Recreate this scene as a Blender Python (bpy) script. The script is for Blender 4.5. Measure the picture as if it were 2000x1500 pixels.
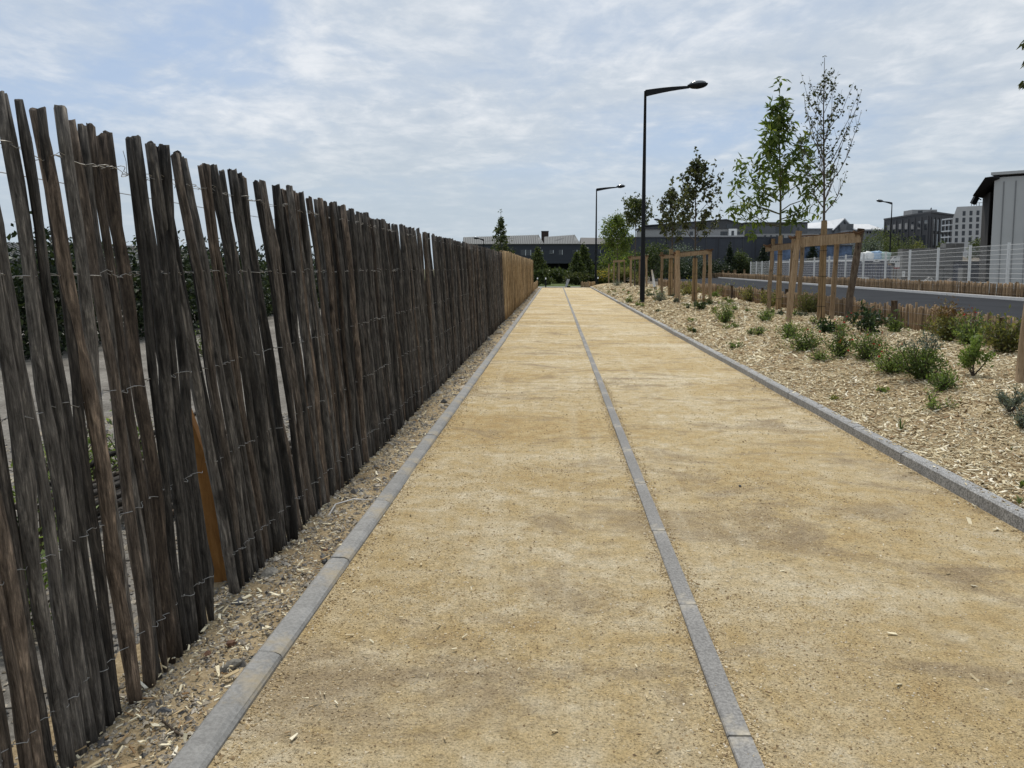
import bpy, math, random
import numpy as np
from mathutils import Vector, Euler, Matrix

random.seed(7)
RNG = np.random.default_rng(7)
for o in list(bpy.data.objects):
    bpy.data.objects.remove(o)
SC = bpy.context.scene
COL = SC.collection

# ------------------------------------------------------------------ camera
F, PX0, PY0, CH = 1500.0, 1000.0, 659.0, 1.55        # focal length in photo pixels, principal point, eye height
YAW, PITCH = math.atan(85 / 1500), math.atan(0.09)
cam_d = bpy.data.cameras.new('camera')
cam = bpy.data.objects.new('camera', cam_d)
COL.objects.link(cam)
cam.location = (0, 0, CH)
cam.rotation_euler = (math.pi / 2 - PITCH, 0, YAW)
cam_d.sensor_fit = 'HORIZONTAL'
cam_d.sensor_width = 36
cam_d.lens = F / 2000 * 36
cam_d.shift_y = -(750 - PY0) / 2000
cam_d.clip_start = 0.05
cam_d.clip_end = 3000
SC.camera = cam

# ------------------------------------------------------------------ sun, sky, exposure
SUN_EL, SUN_AZ = math.radians(61), math.radians(-12)     # azimuth clockwise from +Y
W = bpy.data.worlds.new('World')
SC.world = W
W.use_nodes = True
nt = W.node_tree
for n in list(nt.nodes):
    nt.nodes.remove(n)


def nd(t, typ, **kw):
    n = t.nodes.new(typ)
    for k, v in kw.items():
        if k.startswith('i_'):
            n.inputs[k[2:].replace('_', ' ')].default_value = v
        else:
            setattr(n, k, v)
    return n


def math_n(t, op, a, b=None, clamp=False):
    n = t.nodes.new('ShaderNodeMath')
    n.operation = op
    n.use_clamp = clamp
    for i, v in enumerate((a, b)):
        if v is None:
            continue
        if isinstance(v, (int, float)):
            n.inputs[i].default_value = v
        else:
            t.links.new(v, n.inputs[i])
    return n.outputs[0]


def ramp(t, fac, stops, interp='LINEAR'):
    n = t.nodes.new('ShaderNodeValToRGB')
    cr = n.color_ramp
    cr.interpolation = interp
    while len(cr.elements) < len(stops):
        cr.elements.new(0.5)
    for e, (p, c) in zip(cr.elements, stops):
        e.position = p
        if isinstance(c, (int, float)):
            c = (c, c, c)
        e.color = (c[0], c[1], c[2], 1)
    t.links.new(fac, n.inputs[0])
    return n.outputs[0]


def mixc(t, fac, a, b, blend='MIX'):
    n = t.nodes.new('ShaderNodeMix')
    n.data_type = 'RGBA'
    n.blend_type = blend
    for s, v in ((0, fac), (6, a), (7, b)):
        if isinstance(v, (int, float)):
            n.inputs[s].default_value = v
        elif isinstance(v, tuple):
            n.inputs[s].default_value = (v[0], v[1], v[2], 1)
        else:
            t.links.new(v, n.inputs[s])
    return n.outputs[2]


def noise(t, vec, scale, detail=4, rough=0.55, dist=0.0):
    n = t.nodes.new('ShaderNodeTexNoise')
    n.inputs['Scale'].default_value = scale
    n.inputs['Detail'].default_value = detail
    n.inputs['Roughness'].default_value = rough
    n.inputs['Distortion'].default_value = dist
    if vec is not None:
        t.links.new(vec, n.inputs['Vector'])
    return n.outputs[0]


def vscale(t, vec, s, loc=(0, 0, 0)):
    n = t.nodes.new('ShaderNodeMapping')
    n.inputs['Scale'].default_value = s
    n.inputs['Location'].default_value = loc
    t.links.new(vec, n.inputs['Vector'])
    return n.outputs[0]


sky = nd(nt, 'ShaderNodeTexSky', sky_type='NISHITA', sun_disc=False, sun_elevation=SUN_EL, sun_rotation=SUN_AZ,
         air_density=1.0, dust_density=1.6, ozone_density=1.2)
tc = nd(nt, 'ShaderNodeTexCoord')
sep = nd(nt, 'ShaderNodeSeparateXYZ')
nt.links.new(tc.outputs['Generated'], sep.inputs[0])
zc = math_n(nt, 'ADD', math_n(nt, 'MAXIMUM', sep.outputs[2], 0.0), 0.13)
cmb = nd(nt, 'ShaderNodeCombineXYZ')
nt.links.new(math_n(nt, 'DIVIDE', sep.outputs[0], zc), cmb.inputs[0])
nt.links.new(math_n(nt, 'DIVIDE', sep.outputs[1], zc), cmb.inputs[1])
v = cmb.outputs[0]
n_big = noise(nt, vscale(nt, v, (1, 0.8, 1), (8.4, 1.9, 0)), 0.6, 3, 0.5, 0.3)
n_mid = noise(nt, vscale(nt, v, (1, 0.85, 1), (4.0, 6.1, 0)), 1.7, 8, 0.6, 0.5)
n_fine = noise(nt, vscale(nt, v, (1, 0.9, 1), (5.0, 1.2, 0)), 6.5, 6, 0.6, 0.3)
cov = math_n(nt, 'ADD', math_n(nt, 'ADD', math_n(nt, 'MULTIPLY', n_big, 0.60), math_n(nt, 'MULTIPLY', n_mid, 0.42)),
             math_n(nt, 'MULTIPLY', n_fine, 0.16))
cover = ramp(nt, cov, [(0.46, 0.20), (0.54, 0.66), (0.61, 0.89), (0.72, 0.98)])
shade = math_n(nt, 'ADD', math_n(nt, 'MULTIPLY', n_mid, 0.6), math_n(nt, 'MULTIPLY', n_fine, 0.46))
cloud = ramp(nt, shade, [(0.36, (3.75, 4.3, 4.95)), (0.52, (4.6, 5.05, 5.55)), (0.68, (6.3, 6.5, 6.75))])
low = ramp(nt, sep.outputs[2], [(0.0, 1.0), (0.065, 0.9), (0.20, 0.0)], 'EASE')
cover2 = math_n(nt, 'MAXIMUM', cover, low)
cloud2 = mixc(nt, math_n(nt, 'MULTIPLY', low, 0.8), cloud, (3.75, 4.4, 4.95))
blue = mixc(nt, 0.7, sky.outputs[0], (2.75, 3.65, 5.2))
skyc = mixc(nt, cover2, blue, cloud2)
bg = nd(nt, 'ShaderNodeBackground')
bg.inputs['Strength'].default_value = 0.1
nt.links.new(skyc, bg.inputs[0])
wo = nd(nt, 'ShaderNodeOutputWorld')
nt.links.new(bg.outputs[0], wo.inputs[0])

sun_d = bpy.data.lights.new('sun', 'SUN')
sun_d.energy = 2.2
sun_d.angle = math.radians(9)
sun_d.color = (1.0, 0.95, 0.87)
sun = bpy.data.objects.new('sun', sun_d)
COL.objects.link(sun)
sd = Vector((math.sin(SUN_AZ) * math.cos(SUN_EL), math.cos(SUN_AZ) * math.cos(SUN_EL), math.sin(SUN_EL)))
sun.rotation_euler = sd.to_track_quat('Z', 'Y').to_euler()
sun.location = (-20, 20, 40)

SC.view_settings.view_transform = 'Standard'
SC.view_settings.look = 'None'
SC.view_settings.gamma = 1
SC.view_settings.use_curve_mapping = False
SC.view_settings.exposure = 0.42

# ------------------------------------------------------------------ surveying helpers (photo pixel -> place)
_f = np.array([-math.sin(YAW) * math.cos(PITCH), math.cos(YAW) * math.cos(PITCH), -math.sin(PITCH)])
_r = np.array([math.cos(YAW), math.sin(YAW), 0.0])
_u = np.cross(_r, _f)


def ray(px, py):
    return _f + (px - PX0) / F * _r + (PY0 - py) / F * _u


def at(px, py, Y):
    d = ray(px, py)
    t = Y / d[1]
    return np.array([d[0] * t, Y, CH + d[2] * t])


def at_z(px, py, z):
    d = ray(px, py)
    t = (z - CH) / d[2]
    return np.array([d[0] * t, d[1] * t, z])


def X(px, Y, py=540):
    return float(at(px, py, Y)[0])


def Z(px, py, Y):
    return float(at(px, py, Y)[2])


# ------------------------------------------------------------------ mesh helpers
class MB:
    def __init__(s):
        s.V, s.F3, s.F4, s.R, s.n = [], [], [], [], 0

    def add(s, V, F, rnd=0.0):
        V = np.asarray(V, float).reshape(-1, 3)
        s.V.append(V)
        s.R.append(np.full(len(V), rnd) if np.isscalar(rnd) else np.asarray(rnd, float))
        if isinstance(F, np.ndarray):
            F = [F]
        for f in F:
            f = np.asarray(f, int)
            if len(f):
                (s.F3 if f.shape[1] == 3 else s.F4).append(f + s.n)
        s.n += len(V)
        return s

    def box(s, lo, hi, rnd=0.0, M=None):
        x0, y0, z0 = lo
        x1, y1, z1 = hi
        V = np.array([[x0, y0, z0], [x1, y0, z0], [x1, y1, z0], [x0, y1, z0],
                      [x0, y0, z1], [x1, y0, z1], [x1, y1, z1], [x0, y1, z1]], float)
        if M is not None:
            V = np.array([tuple(M @ Vector(p)) for p in V])
        return s.add(V, np.array(BOXF), rnd)

    def poly_prism(s, pts, off, rnd=0.0):
        """pts: Nx3 planar outline; off: extrusion vector"""
        pts = np.asarray(pts, float)
        n = len(pts)
        V = np.vstack([pts, pts + np.asarray(off, float)])
        sides = np.array([[i, (i + 1) % n, n + (i + 1) % n, n + i] for i in range(n)])
        s.add(V, sides, rnd)
        tri = np.array([[0, i, i + 1] for i in range(1, n - 1)])
        s.F3.append(tri[:, ::-1] + s.n - 2 * n)
        s.F3.append(tri + s.n - n)
        return s

    def tube(s, P, R, sides=6, rnd=0.0, cap=True, sq=None):
        P = np.asarray(P, float)
        n = len(P)
        R = np.full(n, R) if np.isscalar(R) else np.asarray(R, float)
        T = np.gradient(P, axis=0)
        T /= np.linalg.norm(T, axis=1)[:, None] + 1e-12
        ref = np.array([0.0, 0, 1]) if abs(T[0, 2]) < 0.9 else np.array([1.0, 0, 0])
        A = np.cross(T, ref)
        A /= np.linalg.norm(A, axis=1)[:, None] + 1e-12
        B = np.cross(T, A)
        a = np.linspace(0, 2 * np.pi, sides, endpoint=False)
        prof = np.ones(sides) if sq is None else np.asarray(sq)
        V = P[:, None, :] + (R[:, None] * prof[None, :])[:, :, None] * (np.cos(a)[None, :, None] * A[:, None, :] + np.sin(a)[None, :, None] * B[:, None, :])
        i, j = np.meshgrid(np.arange(n - 1), np.arange(sides), indexing='ij')
        q = np.stack([i * sides + j, i * sides + (j + 1) % sides, (i + 1) * sides + (j + 1) % sides, (i + 1) * sides + j], -1).reshape(-1, 4)
        s.add(V.reshape(-1, 3), q, rnd)
        if cap:
            t = np.array([[0, k, k + 1] for k in range(1, sides - 1)])
            s.F3.append(t + s.n - n * sides)
            s.F3.append(t[:, ::-1] + s.n - sides)
        return s

    def build(s, name, mat, parent=None, smooth=False, **tags):
        return mesh(name, np.vstack(s.V), s.F3, s.F4, mat, parent, np.concatenate(s.R), smooth, **tags)


BOXF = [[3, 2, 1, 0], [4, 5, 6, 7], [0, 1, 5, 4], [1, 2, 6, 5], [2, 3, 7, 6], [3, 0, 4, 7]]


def mesh_data(name, V, F3, F4, mat, rnd=None, smooth=False):
    me = bpy.data.meshes.new(name)
    f3 = np.vstack(F3) if F3 else np.zeros((0, 3), int)
    f4 = np.vstack(F4) if F4 else np.zeros((0, 4), int)
    nl = f3.size + f4.size
    nf = len(f3) + len(f4)
    me.vertices.add(len(V))
    me.vertices.foreach_set('co', np.asarray(V, np.float32).ravel())
    me.loops.add(nl)
    me.loops.foreach_set('vertex_index', np.concatenate([f3.ravel(), f4.ravel()]).astype(np.int32))
    me.polygons.add(nf)
    st = np.concatenate([np.arange(len(f3)) * 3, len(f3) * 3 + np.arange(len(f4)) * 4]).astype(np.int32)
    me.polygons.foreach_set('loop_start', st)
    me.polygons.foreach_set('use_smooth', np.full(nf, bool(smooth)))
    me.update(calc_edges=True)
    if rnd is not None:
        a = me.attributes.new('rnd', 'FLOAT', 'POINT')
        a.data.foreach_set('value', np.asarray(rnd, np.float32))
    for m in (mat if isinstance(mat, (list, tuple)) else [mat]):
        me.materials.append(m)
    return me


def tag(o, label=None, cat=None, group=None, kind=None):
    if label:
        o['label'] = label
    if cat:
        o['category'] = cat
    if group:
        o['group'] = group
    if kind:
        o['kind'] = kind
    return o


def mesh(name, V, F3, F4, mat, parent=None, rnd=None, smooth=False, **tags):
    o = bpy.data.objects.new(name, mesh_data(name, V, F3, F4, mat, rnd, smooth))
    COL.objects.link(o)
    if parent is not None:
        o.parent = parent
    return tag(o, **tags)


def thing(name, label, cat, loc=(0, 0, 0), group=None):
    o = bpy.data.objects.new(name, None)
    COL.objects.link(o)
    o.location = loc
    o.empty_display_size = 0.2
    return tag(o, label, cat, group)


def dup(o, parent=None):
    c = o.copy()
    COL.objects.link(c)
    c.parent = parent
    for ch in list(o.children):
        dup(ch, c)
    return c


def grid(xs, ys, zf):
    Xg, Yg = np.meshgrid(xs, ys)
    V = np.stack([Xg, Yg, zf(Xg, Yg)], -1).reshape(-1, 3)
    nx, ny = len(xs), len(ys)
    j, i = np.meshgrid(np.arange(ny - 1), np.arange(nx - 1), indexing='ij')
    q = np.stack([j * nx + i, j * nx + i + 1, (j + 1) * nx + i + 1, (j + 1) * nx + i], -1).reshape(-1, 4)
    return V, q


def leaves_geo(P, D, size, aspect=0.45, fold=0.25, rng=RNG):
    """one folded leaf per point: P Nx3 base, D Nx3 direction"""
    n = len(P)
    size = np.full(n, size) if np.isscalar(size) else size
    D = D / (np.linalg.norm(D, axis=1)[:, None] + 1e-9)
    up = rng.normal(size=(n, 3)) * 0.7 + np.array([0, 0, 1.0])
    S = np.cross(D, up)
    S /= np.linalg.norm(S, axis=1)[:, None] + 1e-9
    N = np.cross(S, D)
    L = size[:, None]
    mid = P + D * L * 0.45 - N * L * 0.03
    l = mid + S * L * aspect * 0.5 + N * L * aspect * fold
    r = mid - S * L * aspect * 0.5 + N * L * aspect * fold
    tip = P + D * L - N * L * 0.10
    V = np.stack([P, l, tip, r], 1).reshape(-1, 3)
    b = np.arange(n)[:, None] * 4
    F = np.vstack([b + np.array([0, 2, 1]), b + np.array([0, 3, 2])])
    return V, F


def rand_dirs(n, up=0.0, rng=RNG):
    d = rng.normal(size=(n, 3))
    d /= np.linalg.norm(d, axis=1)[:, None]
    d[:, 2] += up
    return d


# ------------------------------------------------------------------ materials
def new_mat(name):
    m = bpy.data.materials.new(name)
    m.use_nodes = True
    t = m.node_tree
    for n in list(t.nodes):
        t.nodes.remove(n)
    out = t.nodes.new('ShaderNodeOutputMaterial')
    b = t.nodes.new('ShaderNodeBsdfPrincipled')
    t.links.new(b.outputs[0], out.inputs[0])
    return m, t, b, out


def coords(t, kind='Object'):
    return t.nodes.new('ShaderNodeTexCoord').outputs[kind]


def rnd_val(t):
    """per-object random plus per-piece attribute, wrapped to 0..1"""
    a = t.nodes.new('ShaderNodeAttribute')
    a.attribute_name = 'rnd'
    oi = t.nodes.new('ShaderNodeObjectInfo')
    return math_n(t, 'FRACT', math_n(t, 'ADD', a.outputs['Fac'], oi.outputs['Random']))


def bump(t, b, h, strength=0.4, dist=0.01):
    n = t.nodes.new('ShaderNodeBump')
    n.inputs['Strength'].default_value = strength
    n.inputs['Distance'].default_value = dist
    t.links.new(h, n.inputs['Height'])
    t.links.new(n.outputs[0], b.inputs['Normal'])


def plain(name, c, rough=0.6, metal=0.0, var=0.12, scale=3.0, bstr=0.0, spec=0.4):
    m, t, b, _ = new_mat(name)
    co = coords(t)
    f = noise(t, co, scale, 5, 0.6)
    lo = tuple(x * (1 - var) for x in c)
    hi = tuple(min(1, x * (1 + var)) for x in c)
    t.links.new(ramp(t, f, [(0.3, lo), (0.7, hi)]), b.inputs['Base Color'])
    b.inputs['Roughness'].default_value = rough
    b.inputs['Metallic'].default_value = metal
    b.inputs['Specular IOR Level'].default_value = spec
    if bstr:
        bump(t, b, noise(t, co, scale * 12, 4), bstr, 0.01)
    return m


def wood(name, stops, grain=(45, 45, 2.2), rough=0.85, vary=0.5, bstr=0.6, tint=None, knots=True):
    m, t, b, _ = new_mat(name)
    co = coords(t)
    r = rnd_val(t)
    off = t.nodes.new('ShaderNodeVectorMath')
    off.operation = 'ADD'
    cx = t.nodes.new('ShaderNodeCombineXYZ')
    t.links.new(math_n(t, 'MULTIPLY', r, 37.0), cx.inputs[2])
    t.links.new(math_n(t, 'MULTIPLY', r, 11.0), cx.inputs[0])
    t.links.new(co, off.inputs[0])
    t.links.new(cx.outputs[0], off.inputs[1])
    vv = off.outputs[0]
    g = noise(t, vscale(t, vv, grain), 1.0, 6, 0.65, 0.4)
    patch = noise(t, vscale(t, vv, (34, 34, 7.5)), 1.0, 6, 0.75, 0.5)
    mixv = math_n(t, 'ADD', math_n(t, 'MULTIPLY', g, 0.5), math_n(t, 'MULTIPLY', patch, 0.5))
    c = ramp(t, mixv, stops)
    k = ramp(t, noise(t, vscale(t, vv, (14, 14, 5)), 1.0, 2, 0.5), [(0.28, 0.25), (0.36, 1.0)]) if knots else None
    if k is not None:
        c = mixc(t, 0.8, c, k, 'MULTIPLY')
    br = ramp(t, r, [(0.0, 1 - vary), (0.45, 1.0), (0.85, 1.0 + vary * 0.7), (1.0, 1.0 + vary)])
    c = mixc(t, 1.0, c, br, 'MULTIPLY')
    if tint:
        r2 = math_n(t, 'FRACT', math_n(t, 'MULTIPLY', r, 7.31))
        c = mixc(t, ramp(t, r2, [(0.55, 0.0), (0.95, 0.75)]), c, mixc(t, 1.0, c, tint, 'MULTIPLY'))
    t.links.new(c, b.inputs['Base Color'])
    b.inputs['Roughness'].default_value = rough
    b.inputs['Specular IOR Level'].default_value = 0.25
    bump(t, b, math_n(t, 'ADD', g, math_n(t, 'MULTIPLY', patch, 0.8)), bstr, 0.012)
    return m


def pieces(name, stops, rough=0.85, fine=None, spec=0.25):
    """one colour per scattered piece"""
    m, t, b, _ = new_mat(name)
    r = rnd_val(t)
    c = ramp(t, r, stops)
    if fine:
        f = noise(t, coords(t), fine, 3)
        c = mixc(t, 0.5, c, ramp(t, f, [(0.3, 0.6), (0.7, 1.25)]), 'MULTIPLY')
    t.links.new(c, b.inputs['Base Color'])
    b.inputs['Roughness'].default_value = rough
    b.inputs['Specular IOR Level'].default_value = spec
    return m


def leafmat(name, stops, trans=0.35, rough=0.5):
    m, t, b, out = new_mat(name)
    r = rnd_val(t)
    c = ramp(t, r, stops)
    t.links.new(c, b.inputs['Base Color'])
    b.inputs['Roughness'].default_value = rough
    b.inputs['Specular IOR Level'].default_value = 0.35
    tr = t.nodes.new('ShaderNodeBsdfTranslucent')
    t.links.new(mixc(t, 1.0, c, (1.5, 1.6, 0.7), 'MULTIPLY'), tr.inputs[0])
    mx = t.nodes.new('ShaderNodeMixShader')
    mx.inputs[0].default_value = trans
    t.links.new(b.outputs[0], mx.inputs[1])
    t.links.new(tr.outputs[0], mx.inputs[2])
    t.links.new(mx.outputs[0], out.inputs[0])
    return m


def sand_mat(name):
    m, t, b, _ = new_mat(name)
    co = coords(t)
    big = noise(t, vscale(t, co, (0.35, 0.75, 1)), 1.0, 5, 0.6, 0.5)
    streak = noise(t, vscale(t, co, (0.75, 1.25, 1), (4, 9, 0)), 1.0, 6, 0.72, 1.0)
    med = noise(t, co, 6.0, 5, 0.65)
    fine = noise(t, co, 95.0, 4, 0.7)
    grain = noise(t, co, 260.0, 2, 0.6)
    c = ramp(t, math_n(t, 'ADD', math_n(t, 'MULTIPLY', big, 0.55), math_n(t, 'MULTIPLY', med, 0.45)),
             [(0.35, (0.450, 0.318, 0.150)), (0.45, (0.522, 0.395, 0.205)), (0.53, (0.575, 0.465, 0.285)), (0.63, (0.690, 0.600, 0.430))])
    damp = ramp(t, streak, [(0.52, 0.0), (0.58, 0.45), (0.66, 0.8)])
    c = mixc(t, damp, c, (0.320, 0.245, 0.155))
    wheel = ramp(t, noise(t, vscale(t, co, (3.2, 0.16, 1), (2, 5, 0)), 1.0, 4, 0.6, 0.3), [(0.55, 0.0), (0.68, 0.34)])
    c = mixc(t, wheel, c, (0.66, 0.57, 0.40))
    c = mixc(t, 0.75, c, ramp(t, fine, [(0.32, 0.42), (0.48, 1.0), (0.66, 1.30)]), 'MULTIPLY')
    g2 = noise(t, co, 38.0, 6, 0.8)
    c = mixc(t, 0.6, c, ramp(t, g2, [(0.34, 0.50), (0.47, 1.0), (0.56, 1.02), (0.68, 1.30)]), 'MULTIPLY')
    c = mixc(t, 0.7, c, ramp(t, noise(t, co, 13.0, 9, 0.85), [(0.36, 0.62), (0.48, 1.0), (0.55, 1.02), (0.66, 1.25)]), 'MULTIPLY')
    spk = ramp(t, noise(t, co, 150.0, 1, 0.5), [(0.30, 0.35), (0.37, 1.0)])
    c = mixc(t, 0.8, c, spk, 'MULTIPLY')
    t.links.new(c, b.inputs['Base Color'])
    b.inputs['Roughness'].default_value = 0.95
    b.inputs['Specular IOR Level'].default_value = 0.15
    bump(t, b, math_n(t, 'ADD', fine, math_n(t, 'ADD', math_n(t, 'MULTIPLY', grain, 0.4), math_n(t, 'MULTIPLY', g2, 0.8))), 0.9, 0.016)
    return m


def dirt_mat(name, stops, sc=1.0, bstr=0.8):
    m, t, b, _ = new_mat(name)
    co = coords(t)
    a = noise(t, co, 1.3 * sc, 6, 0.7, 0.3)
    f = noise(t, co, 45 * sc, 5, 0.75)
    c = ramp(t, math_n(t, 'ADD', math_n(t, 'MULTIPLY', a, 0.5), math_n(t, 'MULTIPLY', f, 0.5)), stops)
    t.links.new(c, b.inputs['Base Color'])
    b.inputs['Roughness'].default_value = 0.95
    b.inputs['Specular IOR Level'].default_value = 0.15
    bump(t, b, f, bstr, 0.02)
    return m


def stone_mat(name, c, speck=0.35, sc=180.0, rough=0.85, stain=(0.5, 0.42, 0.28)):
    m, t, b, _ = new_mat(name)
    co = coords(t)
    r = rnd_val(t)
    f = noise(t, co, sc, 3, 0.7)
    g = noise(t, co, 5.0, 5, 0.65)
    cc = ramp(t, f, [(0.40, tuple(x * (1 - speck) for x in c)), (0.5, c), (0.60, tuple(min(1, x * (1 + speck)) for x in c))])
    cc = mixc(t, 1.0, cc, ramp(t, g, [(0.3, 0.78), (0.7, 1.15)]), 'MULTIPLY')
    cc = mixc(t, 1.0, cc, ramp(t, r, [(0.0, 0.90), (1.0, 1.08)]), 'MULTIPLY')
    if stain:
        s = ramp(t, noise(t, co, 2.3, 5, 0.7), [(0.54, 0.0), (0.66, 0.75)])
        cc = mixc(t, s, cc, stain)
    t.links.new(cc, b.inputs['Base Color'])
    b.inputs['Roughness'].default_value = rough
    bump(t, b, f, 0.35, 0.003)
    return m


def clad(name, c, freq, axis=0, depth=0.35, rough=0.5, var=0.08, line=0.55):
    """sheet cladding: fine seams along one axis (far walls only)"""
    m, t, b, _ = new_mat(name)
    co = coords(t)
    s = t.nodes.new('ShaderNodeSeparateXYZ')
    t.links.new(co, s.inputs[0])
    fr = math_n(t, 'FRACT', math_n(t, 'MULTIPLY', s.outputs[axis], freq))
    d = ramp(t, fr, [(0.0, line), (0.05, 1.0), (0.95, 1.0), (1.0, line)])
    n = noise(t, co, 0.7, 4)
    cc = ramp(t, n, [(0.3, tuple(x * (1 - var) for x in c)), (0.7, tuple(x * (1 + var) for x in c))])
    t.links.new(mixc(t, depth * 2, cc, d, 'MULTIPLY'), b.inputs['Base Color'])
    b.inputs['Roughness'].default_value = rough
    return m


M = {}
M['pole'] = wood('weathered_chestnut', [(0.36, (0.010, 0.009, 0.0075)), (0.45, (0.038, 0.034, 0.030)), (0.54, (0.078, 0.070, 0.061)), (0.65, (0.20, 0.178, 0.152))],
                 grain=(120, 120, 9), vary=0.72, tint=(1.36, 1.08, 0.86))
M['pole_light'] = wood('fresh_chestnut', [(0.34, (0.08, 0.048, 0.022)), (0.46, (0.24, 0.160, 0.080)), (0.56, (0.36, 0.255, 0.140)), (0.68, (0.50, 0.38, 0.23))], vary=0.5, knots=False)
M['pole_low'] = wood('low_fence_wood', [(0.30, (0.085, 0.058, 0.034)), (0.46, (0.20, 0.135, 0.078)), (0.58, (0.28, 0.20, 0.12)), (0.74, (0.38, 0.29, 0.19))], vary=0.45, knots=False)
M['stake'] = wood('stake_pine', [(0.30, (0.12, 0.080, 0.045)), (0.46, (0.235, 0.165, 0.098)), (0.58, (0.31, 0.225, 0.140)), (0.74, (0.42, 0.32, 0.21))], grain=(26, 26, 1.5), vary=0.3)
M['stake_dark'] = wood('bark_stake', [(0.34, (0.020, 0.014, 0.010)), (0.46, (0.070, 0.050, 0.034)), (0.56, (0.12, 0.092, 0.066)), (0.68, (0.22, 0.18, 0.13))], grain=(22, 22, 4), vary=0.2)
M['slat'] = wood('guard_slats', [(0.30, (0.13, 0.082, 0.040)), (0.46, (0.27, 0.185, 0.095)), (0.58, (0.35, 0.245, 0.135)), (0.74, (0.46, 0.34, 0.20))], grain=(40, 40, 1.5), vary=0.3, knots=False)
M['orange'] = wood('varnished_post', [(0.34, (0.10, 0.045, 0.014)), (0.46, (0.20, 0.095, 0.028)), (0.56, (0.25, 0.125, 0.040)), (0.66, (0.33, 0.18, 0.065))], grain=(18, 18, 1.2), vary=0.05, knots=False)
M['coir'] = plain('coir_strap', (0.10, 0.052, 0.024), 0.95, var=0.45, scale=60, bstr=0.8)
M['wire'] = plain('galvanised_wire', (0.30, 0.29, 0.27), 0.45, 0.7, 0.25, 40)
M['sand'] = sand_mat('stabilised_sand')
M['verge'] = dirt_mat('verge_dirt', [(0.34, (0.12, 0.088, 0.052)), (0.45, (0.30, 0.225, 0.13)), (0.55, (0.42, 0.33, 0.20)), (0.66, (0.54, 0.45, 0.31))])
M['lot'] = dirt_mat('gravel_lot', [(0.34, (0.055, 0.05, 0.042)), (0.45, (0.15, 0.138, 0.12)), (0.55, (0.23, 0.215, 0.19)), (0.66, (0.34, 0.32, 0.28))], 0.7)
M['ground'] = dirt_mat('ground_earth', [(0.30, (0.06, 0.065, 0.03)), (0.48, (0.13, 0.125, 0.07)), (0.62, (0.18, 0.165, 0.10)), (0.75, (0.25, 0.22, 0.15))], 0.3)
M['mulch'] = dirt_mat('mulch_base', [(0.34, (0.14, 0.09, 0.045)), (0.45, (0.34, 0.24, 0.135)), (0.55, (0.50, 0.40, 0.235)), (0.66, (0.66, 0.56, 0.37))], 1.6, 1.0)
M['chip'] = pieces('wood_chip', [(0.0, (0.22, 0.13, 0.06)), (0.15, (0.43, 0.325, 0.185)), (0.5, (0.62, 0.522, 0.330)), (0.8, (0.75, 0.67, 0.47)), (1.0, (0.82, 0.76, 0.61))], 0.85, 60)
M['pebble'] = pieces('sand_pebble', [(0.0, (0.15, 0.105, 0.062)), (0.15, (0.33, 0.235, 0.125)), (0.45, (0.47, 0.355, 0.19)), (0.8, (0.60, 0.48, 0.29)), (1.0, (0.70, 0.62, 0.48))], 0.9)
M['stonebit'] = pieces('grey_stone_bit', [(0.0, (0.06, 0.06, 0.06)), (0.2, (0.17, 0.16, 0.145)), (0.5, (0.33, 0.28, 0.21)), (0.85, (0.40, 0.35, 0.27)), (1.0, (0.56, 0.51, 0.43))], 0.85, 40)
M['kerb_l'] = stone_mat('kerb_concrete', (0.250, 0.247, 0.236), 0.14, 60, 0.8, (0.34, 0.28, 0.18))
M['kerb_r'] = stone_mat('kerb_granite', (0.29, 0.288, 0.28), 0.5, 95, 0.75, None)
M['strip'] = stone_mat('strip_concrete', (0.215, 0.208, 0.195), 0.24, 80, 0.85, (0.60, 0.53, 0.40))
M['asphalt'] = plain('asphalt', (0.030, 0.032, 0.036), 0.95, var=0.22, scale=0.6, spec=0.08)
M['kerb_w'] = plain('pale_kerb', (0.60, 0.59, 0.57), 0.8, var=0.1)
M['paving'] = plain('grey_paving', (0.27, 0.27, 0.27), 0.85, var=0.15)
M['black'] = plain('black_paint', (0.008, 0.009, 0.011), 0.6, var=0.1, spec=0.2)
M['glass_lamp'] = plain('lamp_glass', (0.14, 0.15, 0.155), 0.12, var=0.05, spec=0.8)
M['white'] = plain('white_paint', (0.72, 0.72, 0.70), 0.5, var=0.05)
M['meshwhite'] = plain('white_coated_wire', (0.66, 0.66, 0.64), 0.5, var=0.05)
M['bark'] = plain('young_bark', (0.075, 0.060, 0.045), 0.9, var=0.35, scale=25, bstr=0.4)
M['bark_green'] = plain('greenish_bark', (0.085, 0.085, 0.040), 0.9, var=0.3, scale=25, bstr=0.4)
M['leaf'] = leafmat('leaf_mid', [(0.0, (0.034, 0.055, 0.014)), (0.5, (0.082, 0.120, 0.026)), (0.85, (0.135, 0.175, 0.040)), (1.0, (0.22, 0.23, 0.06))], 0.42)
M['leaf_dark'] = leafmat('leaf_dark', [(0.0, (0.022, 0.028, 0.014)), (0.6, (0.052, 0.064, 0.026)), (1.0, (0.105, 0.11, 0.042))], 0.3)
M['leaf_bush'] = leafmat('leaf_bush', [(0.0, (0.045, 0.068, 0.020)), (0.5, (0.110, 0.160, 0.042)), (0.9, (0.19, 0.25, 0.075)), (1.0, (0.28, 0.31, 0.14))], 0.35)
M['leaf_olive'] = leafmat('leaf_olive', [(0.0, (0.055, 0.062, 0.018)), (0.5, (0.135, 0.145, 0.042)), (1.0, (0.25, 0.23, 0.08))], 0.3)
M['leaf_grey'] = leafmat('leaf_grey', [(0.0, (0.050, 0.066, 0.050)), (0.5, (0.105, 0.130, 0.100)), (1.0, (0.21, 0.24, 0.20))], 0.15)
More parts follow.
